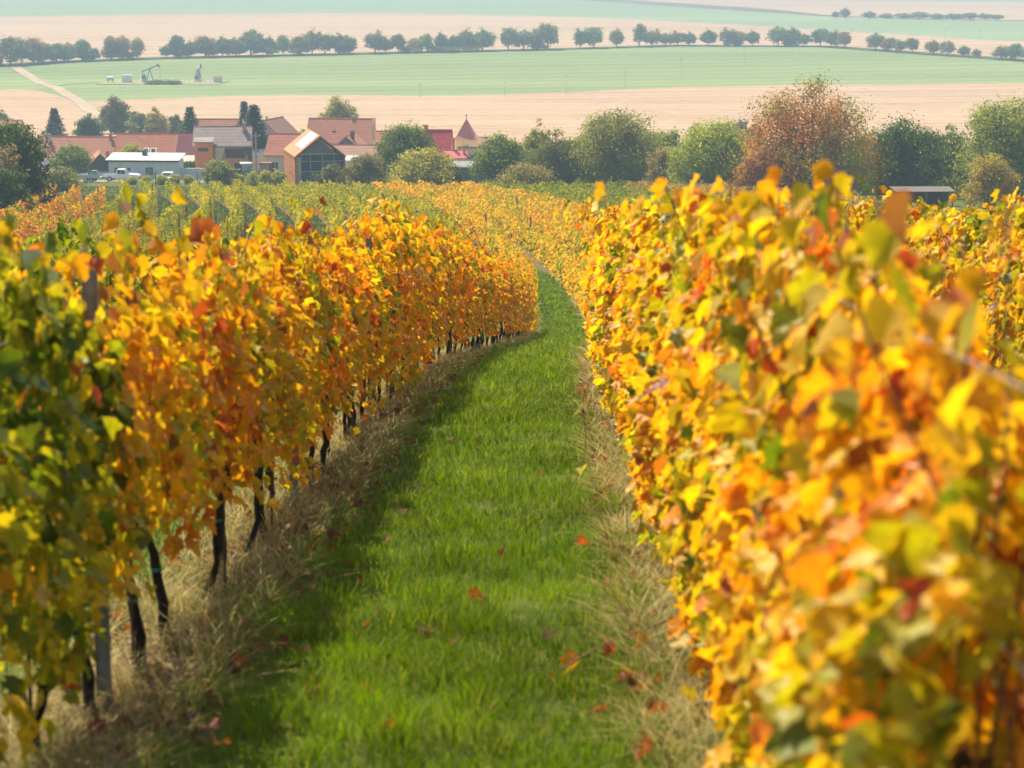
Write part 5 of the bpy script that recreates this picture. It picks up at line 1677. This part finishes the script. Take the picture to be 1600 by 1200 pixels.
b = MB(); b.prism_y([(-1.18, 1.02), (-0.56, 1.42), (-0.60, 1.44), (-1.22, 1.02)], -0.6, 0.6); b.build('windscreen', CARG, cb_)
for wx in (-1.2, 1.25):
    for wy in (-0.72, 0.72):
        wheel(cr_, wx, wy, 0.3, 0.18)


def tractor(label, px, d, paint, rz):
    x = at(px, d)
    t = thing('tractor', label, 'tractor', (x, d, float(gz(x, d)) + 0.02), rz, 'tractors by the orange house')
    # front towards -y
    b = MB(); b.prism([(-2.2, 0.7), (-2.25, 1.25), (-0.6, 1.4), (-0.6, 0.7)], -0.36, 0.36); hd = b.build('bonnet', paint, t)
    b = MB(); b.box(-0.28, 0.28, -2.29, -2.24, 0.75, 1.2); b.build('grille', DARK, hd)
    b = MB(); b.box(-0.45, 0.45, -0.6, 1.2, 0.55, 1.15); b.build('chassis', DARK, t)
    b = MB()
    for sx in (-0.72, 0.64):
        for y_ in (-0.55, 0.95):
            b.box(sx, sx + 0.08, y_, y_ + 0.08, 1.15, 2.45)
    b.build('cab_frame', DARK, t)
    b = MB(); b.box(-0.80, 0.80, -0.70, 1.15, 2.45, 2.62); b.build('cab_roof', paint if 'pale' not in label else ALU, t)
    for y_, nm in ((-0.53, 'windscreen'), (0.98, 'rear_window')):
        b = MB(); b.box(-0.64, 0.64, y_, y_ + 0.02, 1.4, 2.44); b.build(nm, plain('cab_glass', (0.30, 0.38, 0.38), 0.1, var=0.02) if 'cab_glass' not in bpy.data.materials else bpy.data.materials['cab_glass'], t)
    for sx in (-0.95, 0.95):
        wheel_r(t, sx, 0.75, 0.78, 0.42); wheel_r(t, sx * 0.78, -1.75, 0.46, 0.28)
        b = MB(); b.box(sx - 0.25, sx + 0.25, 0.1, 1.4, 1.60, 1.66); b.build('mudguard', paint, t)
    b = MB(); b.tube([(0.3, -1.2, 1.3), (0.3, -1.2, 2.2)], 0.04, 6); b.build('exhaust', DARK, t)


def wheel_r(root, x, y, r, w_):
    b = MB()
    b.tube([(x - w_ / 2, y, r), (x - w_ * 0.4, y, r), (x + w_ * 0.4, y, r), (x + w_ / 2, y, r)], [r * 0.93, r, r, r * 0.93], 18)
    wl = b.build('wheel', RUBBER, root, True)
    b = MB(); b.tube([(x - w_ * 0.53, y, r), (x + w_ * 0.53, y, r)], r * 0.5, 12); b.build('rim', plain('yellow_rim', (0.5, 0.4, 0.1), 0.5) if 'yellow_rim' not in bpy.data.materials else bpy.data.materials['yellow_rim'], wl)


tractor('dark green tractor with a pale cab roof below the orange house', 384, 326, plain('dark_green_paint', (0.03, 0.09, 0.08), 0.4), R(12))
tractor('tractor with dark body and red sides left of the orange barn', 415, 328, plain('dark_red_paint', (0.25, 0.03, 0.04), 0.4), R(-8))

# ------------------------------------------------------------------ oil pumps in the far field
PUMP = plain('pump_paint', (0.10, 0.24, 0.24), 0.5)
PRED = plain('pump_red', (0.45, 0.06, 0.05), 0.5)


def pumpjack(label, px, py, rz, tilt):
    d = dfar(py)
    x = at(px, d)
    p = thing('pumpjack', label, 'pumpjack', (x, d, float(gz(x, d)) + 0.3), rz, 'oil pumps in the green field')
    b = MB(); b.box(-3.0, 2.6, -0.8, 0.8, 0, 0.45); b.build('base', plain('concrete_pale', (0.6, 0.58, 0.54), 0.9) if 'concrete_pale' not in bpy.data.materials else bpy.data.materials['concrete_pale'], p)
    b = MB()
    for sx, sy in ((-0.9, -0.7), (-0.9, 0.7), (1.3, -0.7), (1.3, 0.7)):
        b.tube([(sx, sy, 0.4), (0.2, sy * 0.2, 4.6)], 0.16, 5)
    b.build('support_frame', PUMP, p)
    c, s = math.cos(tilt), math.sin(tilt)
    rot = lambda X, Z: (0.2 + X * c - Z * s, 4.7 + X * s + Z * c)
    b = MB(); b.prism_y([rot(-3.2, -0.2), rot(3.0, -0.25), rot(3.0, 0.25), rot(-3.2, 0.2)], -0.2, 0.2); b.build('walking_beam', PUMP, p)
    b = MB(); b.prism_y([rot(2.9, 0.55), rot(3.5, 0.3), rot(3.75, -0.3), rot(3.6, -1.0), rot(3.2, -1.1), rot(2.9, -0.3)], -0.28, 0.28); b.build('horse_head', PRED, p)
    hx, hz = rot(3.6, -0.9)
    b = MB(); b.tube([(hx, 0, hz), (hx, 0, 0.3)], 0.06, 5); b.build('polished_rod', STEEL, p)
    b = MB(); b.box(-2.7, -1.2, -0.45, 0.45, 0.45, 1.9); b.build('gearbox', PRED, p)
    ex, ez = rot(-3.0, 0)
    for sy in (-0.6, 0.6):
        b = MB(); b.tube([(ex, sy * 0.7, ez), (-2.0, sy, 1.5)], 0.09, 5); b.build('pitman_arm', PUMP, p)
        b = MB(); b.prism_y([(-2.9, 1.1), (-1.6, 0.5), (-1.0, 1.5), (-1.7, 2.6), (-2.7, 2.2)], sy - 0.12, sy + 0.12); b.build('counterweight', PUMP, p)


pumpjack('dark pumpjack seen from the side with its red head raised', 237, 129, R(8), R(22))
pumpjack('pumpjack seen end on beside the gravel pad', 313, 128, R(84), R(14))
d = dfar(129.5)
x = at(202, d)
ct = thing('site_container', 'white container left of the pumpjacks', 'container', (x, d, float(gz(x, d)) + 0.25), R(6))
b = MB(); b.box(-1.7, 1.7, -1.2, 1.2, 0, 2.4); b.build('body', WHITE, ct)
b = MB(); b.box(-1.78, 1.78, -1.28, 1.28, 2.402, 2.52); b.build('roof', ALU, ct)
b = MB(); b.box(-0.4, 0.5, -1.23, -1.202, 0.1, 2.1); b.build('door', plain('pale_door', (0.62, 0.64, 0.65), 0.6), ct)
x = at(176, d)
tk = thing('site_tank', 'small pale tank on legs beside the white container', 'tank', (x, d, float(gz(x, d)) + 0.25), R(4))
b = MB(); b.tube([(-1.3, 0, 1.2), (-1.2, 0, 1.2), (1.2, 0, 1.2), (1.3, 0, 1.2)], [0.5, 0.75, 0.75, 0.5], 12); b.build('tank_body', plain('pale_tank', (0.62, 0.66, 0.68), 0.5), tk)
for u in (-1, 1):
    b = MB(); b.box(u - 0.1, u + 0.1, -0.5, 0.5, 0, 0.6); b.build('leg', DARK, tk)
x = at(343, d)
bx_ = thing('site_cabin', 'small grey cabin at the end of the gravel pad', 'cabin', (x, d, float(gz(x, d)) + 0.25), R(12))
b = MB(); b.box(-1.6, 1.6, -1, 1, 0, 1.5); b.build('wall', plain('grey_cabin', (0.45, 0.46, 0.46), 0.8), bx_)
b = MB(); b.prism([(-1.2, 1.5), (1.2, 1.5), (0, 2.1)], -1.8, 1.8); b.build('roof', BROWN, bx_)
fn = thing('site_fence', 'pale railing around the pump site', 'fence', (at(270, d), d - 6, float(gz(at(270, d), d - 6)) + 0.25))
for k in range(19):
    b = MB(); u = -15 + k * 1.9; b.box(u - 0.08, u + 0.08, -0.08, 0.08, -0.3, 1.3); b.build('fence_post', FRAME_W, fn)
for z_ in (0.7, 1.2):
    b = MB(); b.box(-15, 19.2, -0.04, 0.04, z_, z_ + 0.1); b.build('rail', FRAME_W, fn)
for i, (px, w_) in enumerate(((248, 34), (272, 30))):
    tree('bush', '%s low dark green bush in front of the pump site' % ORD[i], px, dfar(132.5), 128.5, w_, (0.06, 0.11, 0.05), (0.12, 0.17, 0.07), 60, 18, 0.5, 0.0, 'bush', 97 + i, cat='bush')

# ------------------------------------------------------------------ haze
m = bpy.data.materials.new('haze')
m.use_nodes = True
nt = m.node_tree
for n_ in list(nt.nodes):
    if n_.type != 'OUTPUT_MATERIAL':
        nt.nodes.remove(n_)
pv = N(nt, 'ShaderNodeVolumePrincipled')
pv.inputs['Color'].default_value = (0.58, 0.81, 1.0, 1)
pv.inputs['Density'].default_value = 4.1e-4
pv.inputs['Anisotropy'].default_value = 0.0
nt.links.new(pv.outputs[0], [q for q in nt.nodes if q.type == 'OUTPUT_MATERIAL'][0].inputs['Volume'])
b = MB()
b.box(-4200, 4200, -60, 6700, float(_Z.min()) - 2, 9.0)
hz = b.build('haze', m)
tag(hz, 'thin pale haze over the fields and the village', 'haze', kind='stuff')
